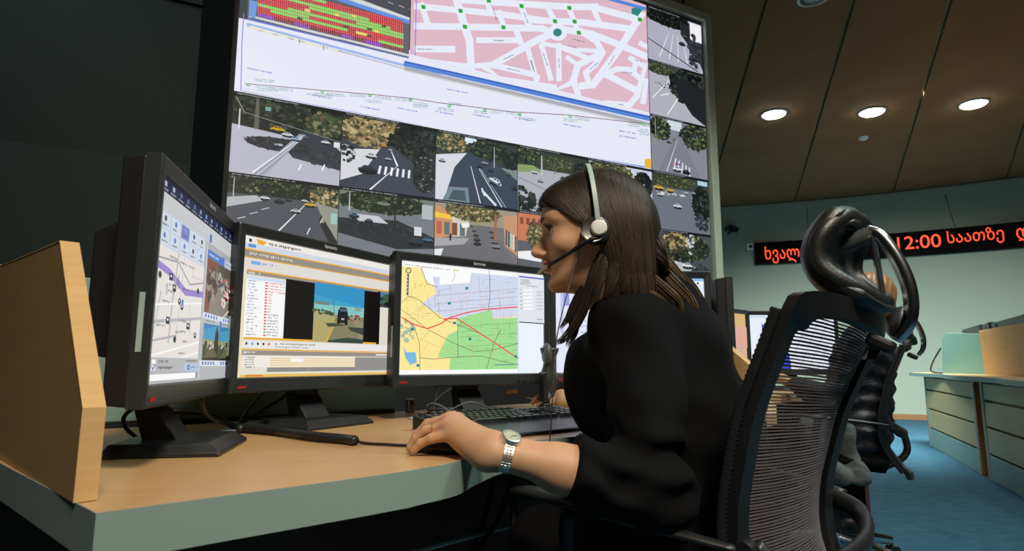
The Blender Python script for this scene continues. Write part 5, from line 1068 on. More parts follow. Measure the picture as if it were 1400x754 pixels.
# ================================================================ implicit surfaces (for bodies, clothes, hair)
def surf(fn, lo, hi, h):
    lo = np.array(lo, float); n = np.ceil((np.array(hi)-lo)/h).astype(int)+1
    ax = [lo[i]+h*np.arange(n[i]) for i in range(3)]; X, Y, Z = np.meshgrid(*ax, indexing='ij'); X = X.astype(np.float32); Y = Y.astype(np.float32); Z = Z.astype(np.float32)
    F = fn(np.stack([X, Y, Z])).astype(np.float32); F[[0, -1]] = abs(F[[0, -1]])+1e-4; F[:, [0, -1]] = abs(F[:, [0, -1]])+1e-4; F[:, :, [0, -1]] = abs(F[:, :, [0, -1]])+1e-4
    S = F < 0; sh = (n[0]-1, n[1]-1, n[2]-1); acc = np.zeros((3,)+tuple(sh), np.float32); cnt = np.zeros(sh, np.float32)
    I = np.indices(sh).astype(np.float32)
    for ax_ in range(3):
        o1, o2 = [a for a in range(3) if a != ax_]
        for d1 in (0, 1):
            for d2 in (0, 1):
                a = [slice(0, -1)]*3; a[o1] = slice(d1, n[o1]-1+d1); a[o2] = slice(d2, n[o2]-1+d2); b = list(a); a[ax_] = slice(0, n[ax_]-1); b[ax_] = slice(1, n[ax_])
                fa, fb = F[tuple(a)], F[tuple(b)]; m = (fa < 0) != (fb < 0); t = np.where(m, fa/np.where(m, fa-fb, 1), 0)
                acc[ax_] += m*(I[ax_]+t); acc[o1] += m*(I[o1]+d1); acc[o2] += m*(I[o2]+d2); cnt += m
    act = cnt > 0; idx = -np.ones(sh, np.int64); idx[act] = np.arange(act.sum())
    V = (acc[:, act]/cnt[act]).T*h+lo; Fc = []
    for ax_ in range(3):
        o1, o2 = (ax_+1) % 3, (ax_+2) % 3
        a = [slice(1, -1)]*3; a[ax_] = slice(0, n[ax_]-1); b = list(a); b[ax_] = slice(1, n[ax_]); sa, sb = S[tuple(a)], S[tuple(b)]
        for flip, m in ((False, sa & ~sb), (True, ~sa & sb)):
            p = np.argwhere(m)
            if not len(p): continue
            base = p.copy(); base[:, o1] += 1; base[:, o2] += 1; q = []
            for d1, d2 in ((-1, -1), (0, -1), (0, 0), (-1, 0)):
                r = base.copy(); r[:, o1] += d1; r[:, o2] += d2; q.append(idx[r[:, 0], r[:, 1], r[:, 2]])
            q = np.stack(q, 1); Fc.append(q[:, ::-1] if flip else q)
    return V, np.concatenate(Fc)
def smin(a, b, k): h = np.clip(.5+.5*(b-a)/k, 0, 1); return b*(1-h)+a*h-k*h*(1-h)
def smax(a, b, k): return -smin(-a, -b, k)
def cap(p, a, b, ra, rb):
    a = np.array(a, np.float32); b = np.array(b, np.float32); d = b-a; q = p-a.reshape(3, *[1]*(p.ndim-1)); t = np.clip(np.tensordot(d, q, 1)/(d@d), 0, 1)
    r = q-d.reshape(3, *[1]*(p.ndim-1))*t; return np.sqrt((r*r).sum(0))-(ra+(rb-ra)*t)
def ell(p, c, r, R=None):
    q = p-np.array(c, np.float32).reshape(3, *[1]*(p.ndim-1))
    if R is not None: q = np.tensordot(np.array(R, np.float32).T, q, 1)
    r = np.array(r, np.float32).reshape(3, *[1]*(p.ndim-1)); k0 = np.sqrt(((q/r)**2).sum(0)); k1 = np.sqrt(((q/(r*r))**2).sum(0))+1e-9; return k0*(k0-1)/k1
def chain(p, pts, k): 
    F = None
    for (a, ra), (b, rb) in zip(pts[:-1], pts[1:]): d = cap(p, a, b, ra, rb); F = d if F is None else smin(F, d, k)
    return F
def U(k, *fs):
    F = fs[0]
    for f in fs[1:]: F = smin(F, f, k)
    return F
def sobj(name, parts, m, parent, smooth=True, mats=None, **kw):
    """parts: list of (V, F[, material index]) joined into one mesh"""
    V = []; Fs = []; mi = []; n = 0
    for q in parts: V.append(q[0]); Fs.append(q[1]+n); n += len(q[0]); mi.append(np.full(len(q[1]), q[2] if len(q) > 2 else 0))
    V = np.concatenate(V); Fs = np.concatenate(Fs); mi = np.concatenate(mi)
    if parent is not None:
        I = np.array(MW[parent.name].inverted()); V = V@I[:3, :3].T+I[:3, 3]
    me = bpy.data.meshes.new(name); me.vertices.add(len(V)); me.vertices.foreach_set('co', V.astype(np.float32).ravel()); me.loops.add(Fs.size); me.loops.foreach_set('vertex_index', Fs.astype(np.int32).ravel())
    me.polygons.add(len(Fs)); me.polygons.foreach_set('loop_start', (np.arange(len(Fs))*4).astype(np.int32)); me.polygons.foreach_set('use_smooth', np.ones(len(Fs), bool))
    for q in (mats or [m]): me.materials.append(q)
    me.polygons.foreach_set('material_index', mi.astype(np.int32)); me.update(calc_edges=True); me.validate()
    o = bpy.data.objects.new(name, me); C.objects.link(o); MW[o.name] = Matrix()
    if parent is not None: o.parent = parent; MW[o.name] = MW[parent.name]
    return tag(o, **kw)
def relax(V, F, it=2, lam=.5):
    n = len(V)
    for _ in range(it):
        s = np.zeros_like(V); c_ = np.zeros(n)
        for a in range(4):
            b = (a+1) % 4; np.add.at(s, F[:, a], V[F[:, b]]); np.add.at(s, F[:, b], V[F[:, a]]); np.add.at(c_, F[:, a], 1); np.add.at(c_, F[:, b], 1)
        V = V+(s/np.maximum(c_, 1)[:, None]-V)*lam
    return V
# ================================================================ the seated woman
woman = thing('person', 'woman in a black sweater with long dark hair, seated at the desk in profile', 'person', (.36, 1.17, 0))
HCW = np.array([.148, 1.13, 1.127])                       # between the ears, eye height
yaw = math.radians(4); pit = math.radians(2)
hy = np.array([-math.cos(yaw)*math.cos(pit), math.sin(yaw)*math.cos(pit), -math.sin(pit)]); hx = np.cross(hy, [0, 0, 1]); hx /= np.linalg.norm(hx); hz = np.cross(hx, hy); HR = np.stack([hx, hy, hz])   # rows: local axes; +x = her right, away from the camera
HS = 1.0
def hw(p): return HCW+(np.array(p)*HS)@HR
def toh(p): q = p-HCW.reshape(3, *[1]*(p.ndim-1)).astype(np.float32); return np.tensordot(HR.astype(np.float32), q, 1)/HS
zt = np.array([-.125, -.116, -.110, -.104, -.095, -.085, -.075, -.06, -.048, -.03, -.015, 0, .018, .045])
ft = np.array([.030, .054, .068, .0765, .081, .0795, .0785, .082, .0835, .082, .0785, .0765, .083, .086])
wt = np.array([.014, .022, .029, .034, .041, .046, .050, .0555, .0595, .0640, .067, .069, .070, .071])
bt = np.array([-.00, .00, -.004, -.008, -.015, -.02, -.025, -.04, -.06, -.07, -.08, -.085, -.09, -.09])
zf = np.linspace(-.13, .06, 200)
def smt(v): a = np.interp(zf, zt, v); k = np.ones(9)/9; return np.convolve(np.pad(a, 4, 'edge'), k, 'valid')
ftf, wtf, btf = smt(ft), smt(wt), smt(bt)
def head_fn(pw):
    p = toh(pw); x, y, z = p; ax_ = np.abs(x); sp = np.stack([ax_, y, z])
    f = np.interp(z, zf, ftf); w_ = np.interp(z, zf, wtf); b = np.interp(z, zf, btf); c = (f+b)/2; d = (f-b)/2
    e = 2.25; r = (np.abs(x/w_)**e+np.abs((y-c)/d)**e)**(1/e); face = (r-1)*np.minimum(w_, d)*.9
    face = smax(face, z-.05, .02); face = smax(face, -z-.113, .012)
    F = smin(face, ell(p, (0, -.008, .022), (.073, .094, .085)), .025)
    F = smin(F, ell(p, (0, .066, .020), (.052, .022, .012)), .018)              # brow
    F = smin(F, ell(sp, (.047, .052, -.030), (.020, .022, .018)), .02)          # cheek bones
    F = smax(F, -ell(sp, (.032, .0885, .001), (.019, .0125, .0115)), .010)         # eye sockets
    F = smin(F, ell(sp, (.0325, .0680, -.0005), (.0160, .0128, .0118)), .0025)     # lids over the balls
    F = smax(F, -ell(sp, (.0350, .0800, -.0005), (.0145, .0110, .0068)), .0012)   # opening between the lids
    F = smin(F, cap(p, (0, .0765, .004), (0, .0925, -.022), .0065, .0085), .012)
    F = smin(F, cap(p, (0, .0935, -.020), (0, .1062, -.0345), .0072, .0085), .008)
    F = smin(F, ell(sp, (.0095, .0930, -.0400), (.0075, .0105, .0065)), .006)
    F = smin(F, cap(p, (0, .104, -.039), (0, .088, -.047), .0050, .0045), .006)
    F = smax(F, -ell(sp, (.0062, .0935, -.0468), (.0034, .0055, .0025)), .002)   # nostrils
    F = smin(F, ell(p, (0, .0850, -.0575), (.023, .0110, .0056)), .005)
    F = smin(F, ell(p, (0, .0835, -.0685), (.0195, .0110, .0064)), .005)
    F = smax(F, -ell(p, (0, .0990, -.0627), (.024, .011, .0012)), .0025)
    F = smin(F, ell(p, (0, .0715, -.0985), (.017, .012, .0125)), .012)
    ear = ell(sp, (.072, -.008, -.004), (.008, .016, .029)); F = smin(F, ear, .006)
    return F
NB = np.array([.262, 1.165, 1.003])                        # base of the neck
def neck_fn(p): a = hw((0, -.022, -.055)); b = hw((0, -.038, -.11)); return chain(p, [(a, .055), (b, .054), (NB, .062)], .03)
V1, F1 = surf(lambda p: smin(head_fn(p), neck_fn(p), .022), (.0, .98, .95), (.34, 1.28, 1.26), .0024)
V1 = relax(V1, F1, 2, .4)
loc = (V1-HCW)@HR.T/HS; fc = loc[F1].mean(1)
lipm = ((fc[:, 1] > .079) & (np.abs(fc[:, 0]) < .024) & (fc[:, 2] < -.0530+np.abs(fc[:, 0])*-.12) & (fc[:, 2] > -.0745+np.abs(fc[:, 0])*.3)).astype(int)
# left arm, forearm and hand
EL = np.array([.19, .965, .700]); WR = np.array([-.022, .945, .7565])
Wv = WR
mc = {'index': (-.113, 1.052, .797), 'middle': (-.121, 1.027, .8005), 'ring': (-.120, 1.002, .7935), 'pinky': (-.108, .980, .7815)}
pip = {'index': (-.150, 1.072, .790), 'middle': (-.160, 1.046, .790), 'ring': (-.158, 1.018, .783), 'pinky': (-.138, .990, .7735)}
dip = {'index': (-.171, 1.080, .770), 'middle': (-.180, 1.053, .769), 'ring': (-.176, 1.024, .767), 'pinky': (-.156, .996, .7625)}
tip = {'index': (-.182, 1.084, .7505), 'middle': (-.191, 1.056, .750), 'ring': (-.188, 1.028, .7495), 'pinky': (-.169, 1.000, .7485)}
rads = {'index': (.0105, .0088, .0078, .0068), 'middle': (.0108, .0090, .0079, .0068), 'ring': (.0102, .0084, .0074, .0065), 'pinky': (.0094, .0076, .0067, .0060)}
_o = (.020, .022, .023, .024)
for _d, _k, _z in ((mc, .021, -.006), (pip, .022, -.005), (dip, .023, -.002), (tip, .024, 0)):
    for _n in _d: a_ = _d[_n]; _d[_n] = (a_[0]+_k-(.010 if _n == 'pinky' and _d is not mc else 0), a_[1]+(.008 if _n == 'pinky' else 0), a_[2]+_z)
def hand_fn(p):
    F = None
    for k in mc:
        a, b, c_, d = rads[k]; f = chain(p, [(mc[k], a), (pip[k], b), (dip[k], c_), (tip[k], d)], .0035); F = f if F is None else smin(F, f, .0045)
    palm = U(.018, cap(p, Wv+np.array([-.012, .022, .004]), mc['index'], .017, .0115), cap(p, Wv+np.array([-.012, .012, .006]), mc['middle'], .018, .0115), cap(p, Wv+np.array([-.012, .002, .003]), mc['ring'], .018, .011), cap(p, Wv+np.array([-.014, -.008, -.004]), mc['pinky'], .0165, .0105),
             cap(p, Wv+np.array([-.02, -.004, -.010]), (-.080, .987, .764), .015, .011))
    F = smin(F, palm, .009)
    F = smin(F, chain(p, [((-.036, .972, .756), .016), ((-.050, 1.018, .762), .0125), ((-.076, 1.056, .759), .0095), ((-.098, 1.078, .751), .0078)], .006), .014)  # thumb, inner side
    for k in ('index', 'middle', 'ring', 'pinky'):                        # tendons
        F = smin(F, cap(p, Wv+np.array([-.03, .012, .0155]), np.array(mc[k])+np.array([.006, 0, .0062]), .004, .004), .010)
    fore = U(.03, cap(p, Wv+np.array([0, -.008, -.002]), EL+np.array([0, -.008, .004]), .0190, .031), cap(p, Wv+np.array([0, .010, 0]), EL+np.array([0, .012, .004]), .0190, .031), cap(p, Wv*.55+EL*.45+np.array([0, 0, -.004]), EL+np.array([0, 0, .004]), .030, .026))
    F = smin(F, fore, .018)
    nails = None
    return F
V2, F2 = surf(hand_fn, (-.21, .90, .65), (.26, 1.11, .83), .0021); V2 = relax(V2, F2, 1, .4)
# right forearm and hand reaching to the keyboard's far end
RE = np.array([.235, 1.58, .745]); RW = np.array([.155, 1.80, .775])
def rhand_fn(p):
    F = U(.02, cap(p, RW, RE, .022, .036), cap(p, RW, (.145, 1.86, .785), .022, .024), cap(p, RW, (.175, 1.865, .783), .022, .022))
    for k, (dx, L) in enumerate([(-.033, .060), (-.011, .068), (.011, .064), (.032, .052)]):
        a = np.array([.150+dx*.9, 1.868-dx*.25, .785]); b = a+np.array([-.028, L*.45, .004]); c_ = b+np.array([-.022, L*.3, -.012]); d = c_+np.array([-.008, L*.14, -.012])
        F = smin(F, chain(p, [(a, .0115), (b, .0095), (c_, .0082), (d, .007)], .004), .006)
    F = smin(F, chain(p, [((.135, 1.83, .775), .014), ((.098, 1.85, .772), .010), ((.080, 1.872, .762), .008)], .005), .01)
    return F
V3, F3 = surf(rhand_fn, (.03, 1.50, .66), (.38, 1.98, .84), .003)
# torso core under the clothes joins head and arms
LS = np.array([.218, 1.085, .945]); RS = np.array([.375, 1.355, .935]); CH = np.array([.275, 1.215, .88]); MD = np.array([.325, 1.205, .72]); PV = np.array([.365, 1.19, .575])
sd = np.array([.43, .90, 0])
def core_fn(p): return U(.05, cap(p, NB, CH, .055, .09), cap(p, CH, MD, .09, .085), cap(p, MD, PV, .085, .10), cap(p, LS, RS, .04, .04), cap(p, LS, EL, .036, .032), cap(p, RS, RE, .036, .032))
V4, F4 = surf(core_fn, (.05, .88, .44), (.52, 1.68, 1.08), .009)
body = sobj('body', [(V1, F1, 0), (V2, F2), (V3, F3), (V4, F4)], None, woman, mats=[M['skin'], M['lip']])
me = body.data; mi = np.zeros(len(me.polygons), np.int32); mi[:len(F1)] = lipm; me.polygons.foreach_set('material_index', mi)
# finger nails
g = G()
for k in ('index', 'middle', 'ring', 'pinky'):
    a = Vector(tip[k]); b = Vector(dip[k]); d = (a-b).normalized(); g.ball(tuple(a-d*.002+Vector((-.0052, 0, .0022))), .0052, 10, (.35, .8, 1.15), Matrix.Rotation(-.45, 3, 'Y'))
# eyes, brows, lashes
for s in (-1, 1):
    ec = hw((s*.0325, .0668, -.001)); e = obj('eye', G().ball(tuple(ec), .0122, 20), M['eyew'], woman, world=True, smooth=True)
    q = hw((s*.0345, .0778, -.0008)); Rh = Matrix([list(hx), list(hy), list(hz)]).transposed()
    obj('iris', G().ball(tuple(q), .0058, 14, (1, .38, 1), Rh), M['iris'], e, world=True, smooth=True)
    g = G(); pts = spline([hw((s*.0200, .0762, .0020)), hw((s*.026, .0812, .0056)), hw((s*.034, .0815, .0066)), hw((s*.042, .0775, .0052)), hw((s*.0490, .0690, .0005))], 5)
    g.tube(pts, [.0008+.0014*math.sin(PI*k/(len(pts)-1)) for k in range(len(pts))], 6)
    for k in range(3, len(pts)):
        a = pts[k]; out = Vector(hw((s*.038, .12, .012)))-Vector(hw((s*.031, .07, 0))); out.normalize(); g.tube([a, a+out*.0045+Vector((0, 0, .0012)), a+out*.0075+Vector((0, 0, .0045))], [.0004, .0003, .0001], 4)
    obj('eyelashes', g, M['lash'], woman, world=True)
    g = G(); pts = spline([hw((s*.012, .0900, .0150)), hw((s*.022, .0905, .0190)), hw((s*.034, .0865, .0215)), hw((s*.046, .0765, .0195)), hw((s*.056, .0650, .0145))], 6)
    g.tube(pts, [.0012+.0026*math.sin(PI*min(1, .15+k/(len(pts)-1))) for k in range(len(pts))], 6, True, .8); obj('eyebrow', g, M['lash'], woman, world=True, smooth=True)
# sweater
def fold(p, a, amp, fr, ph=0): return amp*np.sin(fr*(p[0]*a[0]+p[1]*a[1]+p[2]*a[2])+ph)
CUF = np.array([.088, .955, .7295])
def sweater_fn(p):
    bk = np.array([.88, -.47, 0])
    t = U(.06, cap(p, CH-sd*.075+[0, 0, .01], MD-sd*.07, .098, .098), cap(p, CH+sd*.075+[0, 0, .01], MD+sd*.07, .098, .098), cap(p, MD-sd*.06, PV-sd*.08, .105, .128), cap(p, MD+sd*.06, PV+sd*.08, .105, .128), cap(p, CH-bk*.080-sd*.03+[0, 0, -.015], CH-bk*.080+sd*.07+[0, 0, -.015], .088, .088), cap(p, CH-bk*.075+sd*.0+[0, 0, -.03], (.205, 1.245, .79), .085, .076),
          cap(p, CH+bk*.060-sd*.04+[0, 0, .035], CH+bk*.060+sd*.05+[0, 0, .035], .082, .082), cap(p, MD+bk*.03-sd*.05+[0, 0, .04], MD+bk*.03+sd*.05+[0, 0, .04], .105, .105))
    sh = U(.05, cap(p, LS+[0, 0, -.004], NB+[.02, .01, -.022], .056, .052), cap(p, RS, NB+[.03, .03, -.02], .056, .052), cap(p, NB+[.0, 0, -.05], NB+[.02, .01, .000], .07, .060))
    sh = smin(sh, cap(p, (.185, 1.10, .955), (.25, 1.15, .995), .054, .054), .03)
    F = smin(t, sh, .04)
    el = EL+np.array([.006, 0, -.002])
    arm = U(.02, cap(p, LS, LS*.45+el*.55+[.012, 0, 0], .062, .060), cap(p, LS*.45+el*.55+[.012, 0, 0], el+[.0, 0, .012], .060, .055), cap(p, el+[.01, 0, .0], CUF, .060, .049), ell(p, el+np.array([.035, .012, .0]), (.052, .052, .056)))
    # creases at the elbow and down the sleeve
    w_ = np.exp(-((p[2]-.735)/.06)**2); ang = (p[2]-.70)*1.0+(p[0]-.19)*.55
    arm = arm+w_*.0075*np.sin(ang*120+2.2*np.sin(p[0]*22+p[1]*12))*np.clip((p[0]-.085)/.05, 0, 1)+.0040*np.sin((p[2]*.8-p[0]*.7)*70+3*np.sin(p[2]*18))*np.clip((.93-p[2])/.1, 0, 1)
    F = smin(F, arm, .022)
    F = smin(F, U(.03, cap(p, RS, RE*.92+RS*.08, .058, .05), cap(p, RE, RW*.25+RE*.75, .05, .044)), .03)
    F = F+.0035*np.sin((p[2]*1.0+p[0]*.5-p[1]*.2)*62+2.4*np.sin(p[1]*19+p[2]*7))*np.exp(-((p[2]-.72)/.12)**2)+.0022*np.sin((p[2]*.7+p[0]*1.1)*48+2*np.sin(p[2]*13))
    F = smax(F, -cap(p, NB+[-.032, -.004, .030], hw((0, -.03, -.10)), .052, .062), .006)          # neckline
    F = smax(F, -((p-CUF.reshape(3, 1, 1, 1)).transpose(1, 2, 3, 0)@((EL-CUF)/np.linalg.norm(EL-CUF)))+np.where(p[0] > .16, -1.0, 0)+np.where(p[2] > .80, -1.0, 0), .004)
    return F
V5, F5 = surf(lambda p: sweater_fn(p.astype(np.float32)), (.03, .86, .43), (.56, 1.80, 1.10), .0046); V5 = relax(V5, F5, 2, .4)
sobj('sweater', [(V5, F5)], M['cloth'], woman)
sm_ = spline([at3(797, 418, 1.035), at3(812, 432, 1.018), at3(838, 452, 1.012), at3(868, 482, 1.02)], 6)

# trousers and boots
KL = np.array([.07, 1.27, .535]); KR = np.array([.18, 1.50, .535])
def trou_fn(p): return U(.05, cap(p, PV-sd*.09, KL, .098, .066), cap(p, PV+sd*.09, KR, .098, .066), cap(p, KL, (.10, 1.30, .14), .062, .048), cap(p, KR, (.20, 1.53, .14), .062, .048), cap(p, PV-sd*.09, PV+sd*.09, .115, .115))
V6, F6 = surf(trou_fn, (-.12, .9, .07), (.56, 1.72, .74), .01); sobj('trousers', [(V6, F6)], M['trousers'], woman)
for a in ((.10, 1.30), (.20, 1.53)):
    def shoe_fn(p, a=a): return smax(U(.02, cap(p, (a[0]+.03, a[1]-.02, .05), (a[0]-.16, a[1]+.09, .035), .042, .034), cap(p, (a[0]+.0, a[1], .14), (a[0]+.02, a[1]-.01, .05), .045, .042)), .004-p[2], .004)
    V7, F7 = surf(shoe_fn, (a[0]-.24, a[1]-.1, -.01), (a[0]+.1, a[1]+.18, .22), .007); sobj('shoe', [(V7, F7)], M['leather'], woman)
# ---------------------------------------------------------------- hair
def hair_shell(pw, infl=0.0):
    p = toh(pw); x, y, z = p
    F = U(.03, ell(p, (0, -.010, .022), (.082, .104, .094)), ell(p, (0, -.052, -.018), (.078, .072, .095)), ell(p, (0, -.060, -.082), (.066, .058, .070)))
    F = smin(F, ell(p, (0, .050, .050), (.060, .046, .036)), .02)
    g_ = np.interp(z, [-.20, -.12, -.09, -.05, -.02, -.007, .003, .020, .034, .046, .056, .07, .2], [-.012, -.012, -.018, -.012, -.002, .004, .030, .052, .068, .086, .102, .14, .3])
    cut = y-g_; F = smax(F, cut*.8, .008); return F-infl
V8, F8 = surf(lambda p: hair_shell(p), (.02, 1.0, .94), (.32, 1.27, 1.26), .0035); V8 = relax(V8, F8, 2, .5)
me_h = sobj('hair', [(V8, F8)], HAIR, woman)
HR_ = random.Random(21)
DKH, BRH, LTH = rgb(36, 31, 28), rgb(58, 49, 38), rgb(106, 84, 58)
ca = me_h.data.color_attributes.new('Col', 'FLOAT_COLOR', 'CORNER'); arr = np.ones((len(me_h.data.loops), 4), np.float32); arr[:, :3] = rgb(30, 24, 21); ca.data.foreach_set('color', arr.ravel())
def ribbons(paths, rad, name, cols, parent):
    """paths: list of Nx3 arrays ; tapered three-sided locks"""
    Vv = []; Ff = []; Cc = []; n = 0
    for P_, r, (c0, c1) in zip(paths, rad, cols):
        P_ = np.asarray(P_); m = len(P_); T = np.gradient(P_, axis=0); T /= np.linalg.norm(T, axis=1)[:, None]+1e-9
        a = np.cross(T, [0.31, .2, .93]); a /= np.linalg.norm(a, axis=1)[:, None]+1e-9; b = np.cross(T, a); tt = np.linspace(0, 1, m); rr_ = r*np.clip(np.minimum(tt*4+.1, (1-tt)*3+.10), 0, 1)
        for k in range(4): Vv.append(P_+(a*math.cos(PI*k/2)+b*math.sin(PI*k/2)*.8)*rr_[:, None])
        I = np.arange(m-1)
        for k in range(4): k2 = (k+1) % 4; Ff.append(np.stack([n+k*m+I, n+k2*m+I, n+k2*m+I+1, n+k*m+I+1], 1)); 
        cc = np.array(c0)[None]*(1-tt[:-1, None])+np.array(c1)[None]*tt[:-1, None]
        for k in range(4): Cc.append(cc)
        n += 4*m
    o = sobj(name, [(np.concatenate(Vv), np.concatenate(Ff))], HAIR, parent); 
    Cc = np.concatenate(Cc); at = o.data.color_attributes.new('Col', 'FLOAT_COLOR', 'CORNER'); arr = np.ones((len(o.data.loops), 4), np.float32)
    arr[:, :3] = np.repeat(Cc, 4, axis=0)[:len(arr)]; at.data.foreach_set('color', arr.ravel()); o['kind'] = 'stuff'; return o
def project(p, it=4):
    for _ in range(it):
        f = hair_shell(p.T[:, :, None, None] if False else p.T.astype(np.float32)); e = 1e-3; gr = np.stack([hair_shell((p+np.eye(3)[i]*e).T.astype(np.float32))-f for i in range(3)], 1)/e
        gr /= (np.linalg.norm(gr, axis=1)[:, None]+1e-6); p = p-gr*(f[:, None]-.0015)*.8
    return p, gr
N_ = 1500; seeds = []
for i in range(N_):
    side = -1 if i % 5 else 1                                # her left (towards the camera) gets most
    y = HR_.uniform(-.095, .098); z = .112 if abs(y) < .06 else .1; seeds.append((side*HR_.uniform(.002, .016)-.004, y, .03+math.sqrt(max(0, 1-(y+.01)**2/.108**2))*.088))
P_ = np.array([hw(s) for s in seeds]); P_, _g = project(P_, 6); Y0 = np.array([s[1] for s in seeds]); SD = np.array([math.copysign(1, s[0]+.004) for s in seeds]); path = [P_.copy()]
tgt_y = np.interp(Y0, [-.1, -.02, .05, .1], [-.095, -.055, -.025, -.012])+np.array([HR_.uniform(-.012, .012) for _ in seeds])
STP = .0055
for k in range(54):
    L = ((P_-HCW)@HR.T)
    zr = L[:, 2]; yy = L[:, 1]
    # direction in head space: outwards and down, drifting to the target line behind the ear
    want = np.interp(zr, [-.14, -.03, .06, .12], [1, 1, .35, 0])*(tgt_y-Y0)+Y0
    front = np.clip((Y0-.03)/.06, 0, 1); want = np.where(zr > .0, want+front*.012*np.clip((zr-.02)/.05, 0, 1), want)
    d = np.stack([SD*np.clip(zr/.1, .0, 1)*1.2, np.clip((want-yy)*40, -1.6, .8), -np.ones(len(L))*.9], 1); D = d@HR
    _, gr = project(P_, 1); D = D-gr*(D*gr).sum(1)[:, None]; D /= np.linalg.norm(D, axis=1)[:, None]+1e-9
    free = (L[:, 2] < -.088)[:, None]; Dn = D*.25+np.array([0, .0, -1.0])+(-hy)*.18*np.clip(-(L[:, 1:2]), 0, .06)*12; Dn /= np.linalg.norm(Dn, axis=1)[:, None]
    Pn, _ = project(P_+D*STP, 2); P_ = np.where(free, P_+Dn*STP, Pn); path.append(P_.copy())
path = np.array(path); paths = []; rad = []; cols = []
for i in range(N_):
    q = path[:, i]; wob = np.array([[HR_.uniform(-1, 1) for _ in range(3)]])*.0016; m = HR_.randint(46, 55); off = np.linspace(0, 1, m)[:, None]*wob; q = q[:m]+off
    paths.append(q); rad.append(HR_.uniform(.0009, .0017)); u = HR_.random(); c0 = tuple(a*(.55+.8*u) for a in DKH); v = HR_.random(); c1 = tuple(a*(.6+.9*v) for a in BRH); cols.append((c0, c1))
ribbons(paths, rad, 'hair_strands', cols, woman)
def lock(pts, n, spread, r, c0, c1, curl=0.0, twist=5):
    S = np.array([tuple(v) for v in spline(pts, 9)]); m = len(S); out = []; S = S+np.array([-.3, 0, .95])*(np.sin(np.linspace(0, 9, m))*np.linspace(0, 1, m)*curl)[:, None]
    for k in range(n):
        a = HR_.uniform(0, 2*PI); q = math.sqrt(HR_.random())*spread; tt = np.linspace(0, 1, m); prof = np.sin(PI*np.clip(tt*.85+.12, 0, 1))**.6
        T = np.gradient(S, axis=0); T /= np.linalg.norm(T, axis=1)[:, None]; A = np.cross(T, [0, 0, 1.0]); A /= np.linalg.norm(A, axis=1)[:, None]+1e-6; B_ = np.cross(T, A); ph = a+tt*twist*.25
        e = 1-HR_.uniform(0, .12); M_ = max(6, int(m*e)); P2 = S+(A*np.cos(ph)[:, None]+B_*np.sin(ph)[:, None])*(q*prof)[:, None]; out.append((P2[:M_], HR_.uniform(.6, 1.3)*r, (tuple(x*HR_.uniform(.6, 1.4) for x in c0), tuple(x*HR_.uniform(.6, 1.35) for x in c1))))
    return out
LK = []
def W3(x, y, d): return at3(x, y, d)
# gathered bundle behind, resting on the shoulder and curling down the back
for pts, n, sp_r, r in [
 ([W3(868, 330, 1.14), W3(886, 352, 1.12), W3(905, 372, 1.11), W3(925, 392, 1.10), W3(942, 412, 1.10), W3(949, 434, 1.10), W3(940, 442, 1.10)], 75, .013, .0016),
 ([W3(870, 345, 1.13), W3(890, 350, 1.11), W3(906, 356, 1.10), W3(912, 368, 1.09), W3(903, 378, 1.09)], 55, .011, .0016),
 ([W3(862, 362, 1.12), W3(880, 372, 1.10), W3(898, 386, 1.08), W3(918, 402, 1.07), W3(930, 420, 1.07), W3(934, 434, 1.07)], 60, .009, .0015),
 ([W3(850, 350, 1.11), W3(850, 372, 1.09), W3(862, 386, 1.08), W3(884, 396, 1.07), W3(902, 410, 1.06), W3(914, 420, 1.06)], 45, .006, .0014),
 ([W3(842, 355, 1.10), W3(842, 378, 1.08), W3(852, 390, 1.07), W3(872, 396, 1.06)], 30, .005, .0014),
 ([W3(884, 345, 1.16), W3(905, 352, 1.15), W3(925, 374, 1.14), W3(948, 400, 1.14), W3(957, 425, 1.14), W3(950, 436, 1.14)], 55, .010, .0016)]:
    LK += lock(pts, int(n*2.0), sp_r, r*.6, BRH, LTH, .007)
# locks falling in front of the shoulder along the neck
for pts, n, sp_r, r in [
 ([W3(832, 300, 1.12), W3(826, 340, 1.078), W3(820, 378, 1.066), W3(812, 418, 1.066)], 70, .012, .0018),
 ([W3(846, 295, 1.12), W3(844, 340, 1.075), W3(838, 378, 1.064), W3(828, 412, 1.062)], 60, .012, .0018),
 ([W3(860, 290, 1.13), W3(862, 338, 1.078), W3(858, 372, 1.064), W3(850, 402, 1.058)], 60, .012, .0018),
 ([W3(872, 285, 1.14), W3(880, 335, 1.09), W3(884, 362, 1.07), W3(880, 390, 1.065)], 60, .012, .0018),
 ([W3(882, 280, 1.14), W3(894, 320, 1.10), W3(902, 348, 1.08), W3(914, 372, 1.08)], 60, .013, .0018),
 ([W3(826, 325, 1.10), W3(812, 370, 1.07), W3(802, 410, 1.075), W3(790, 440, 1.09), W3(772, 462, 1.10), W3(757, 472, 1.10)], 34, .009, .0012),
 ([W3(812, 360, 1.11), W3(798, 398, 1.10), W3(786, 430, 1.11), W3(784, 455, 1.12), W3(774, 478, 1.12)], 40, .010, .0012),
 ([W3(808, 370, 1.11), W3(788, 408, 1.11), W3(776, 436, 1.12), W3(764, 452, 1.12)], 22, .006, .0010)]:
    LK += lock(pts, int(n*3.2), sp_r*1.05, r*.55, DKH, BRH, 0, .5)
ribbons([l[0] for l in LK], [l[1] for l in LK], 'hair_locks', [l[2] for l in LK], woman)
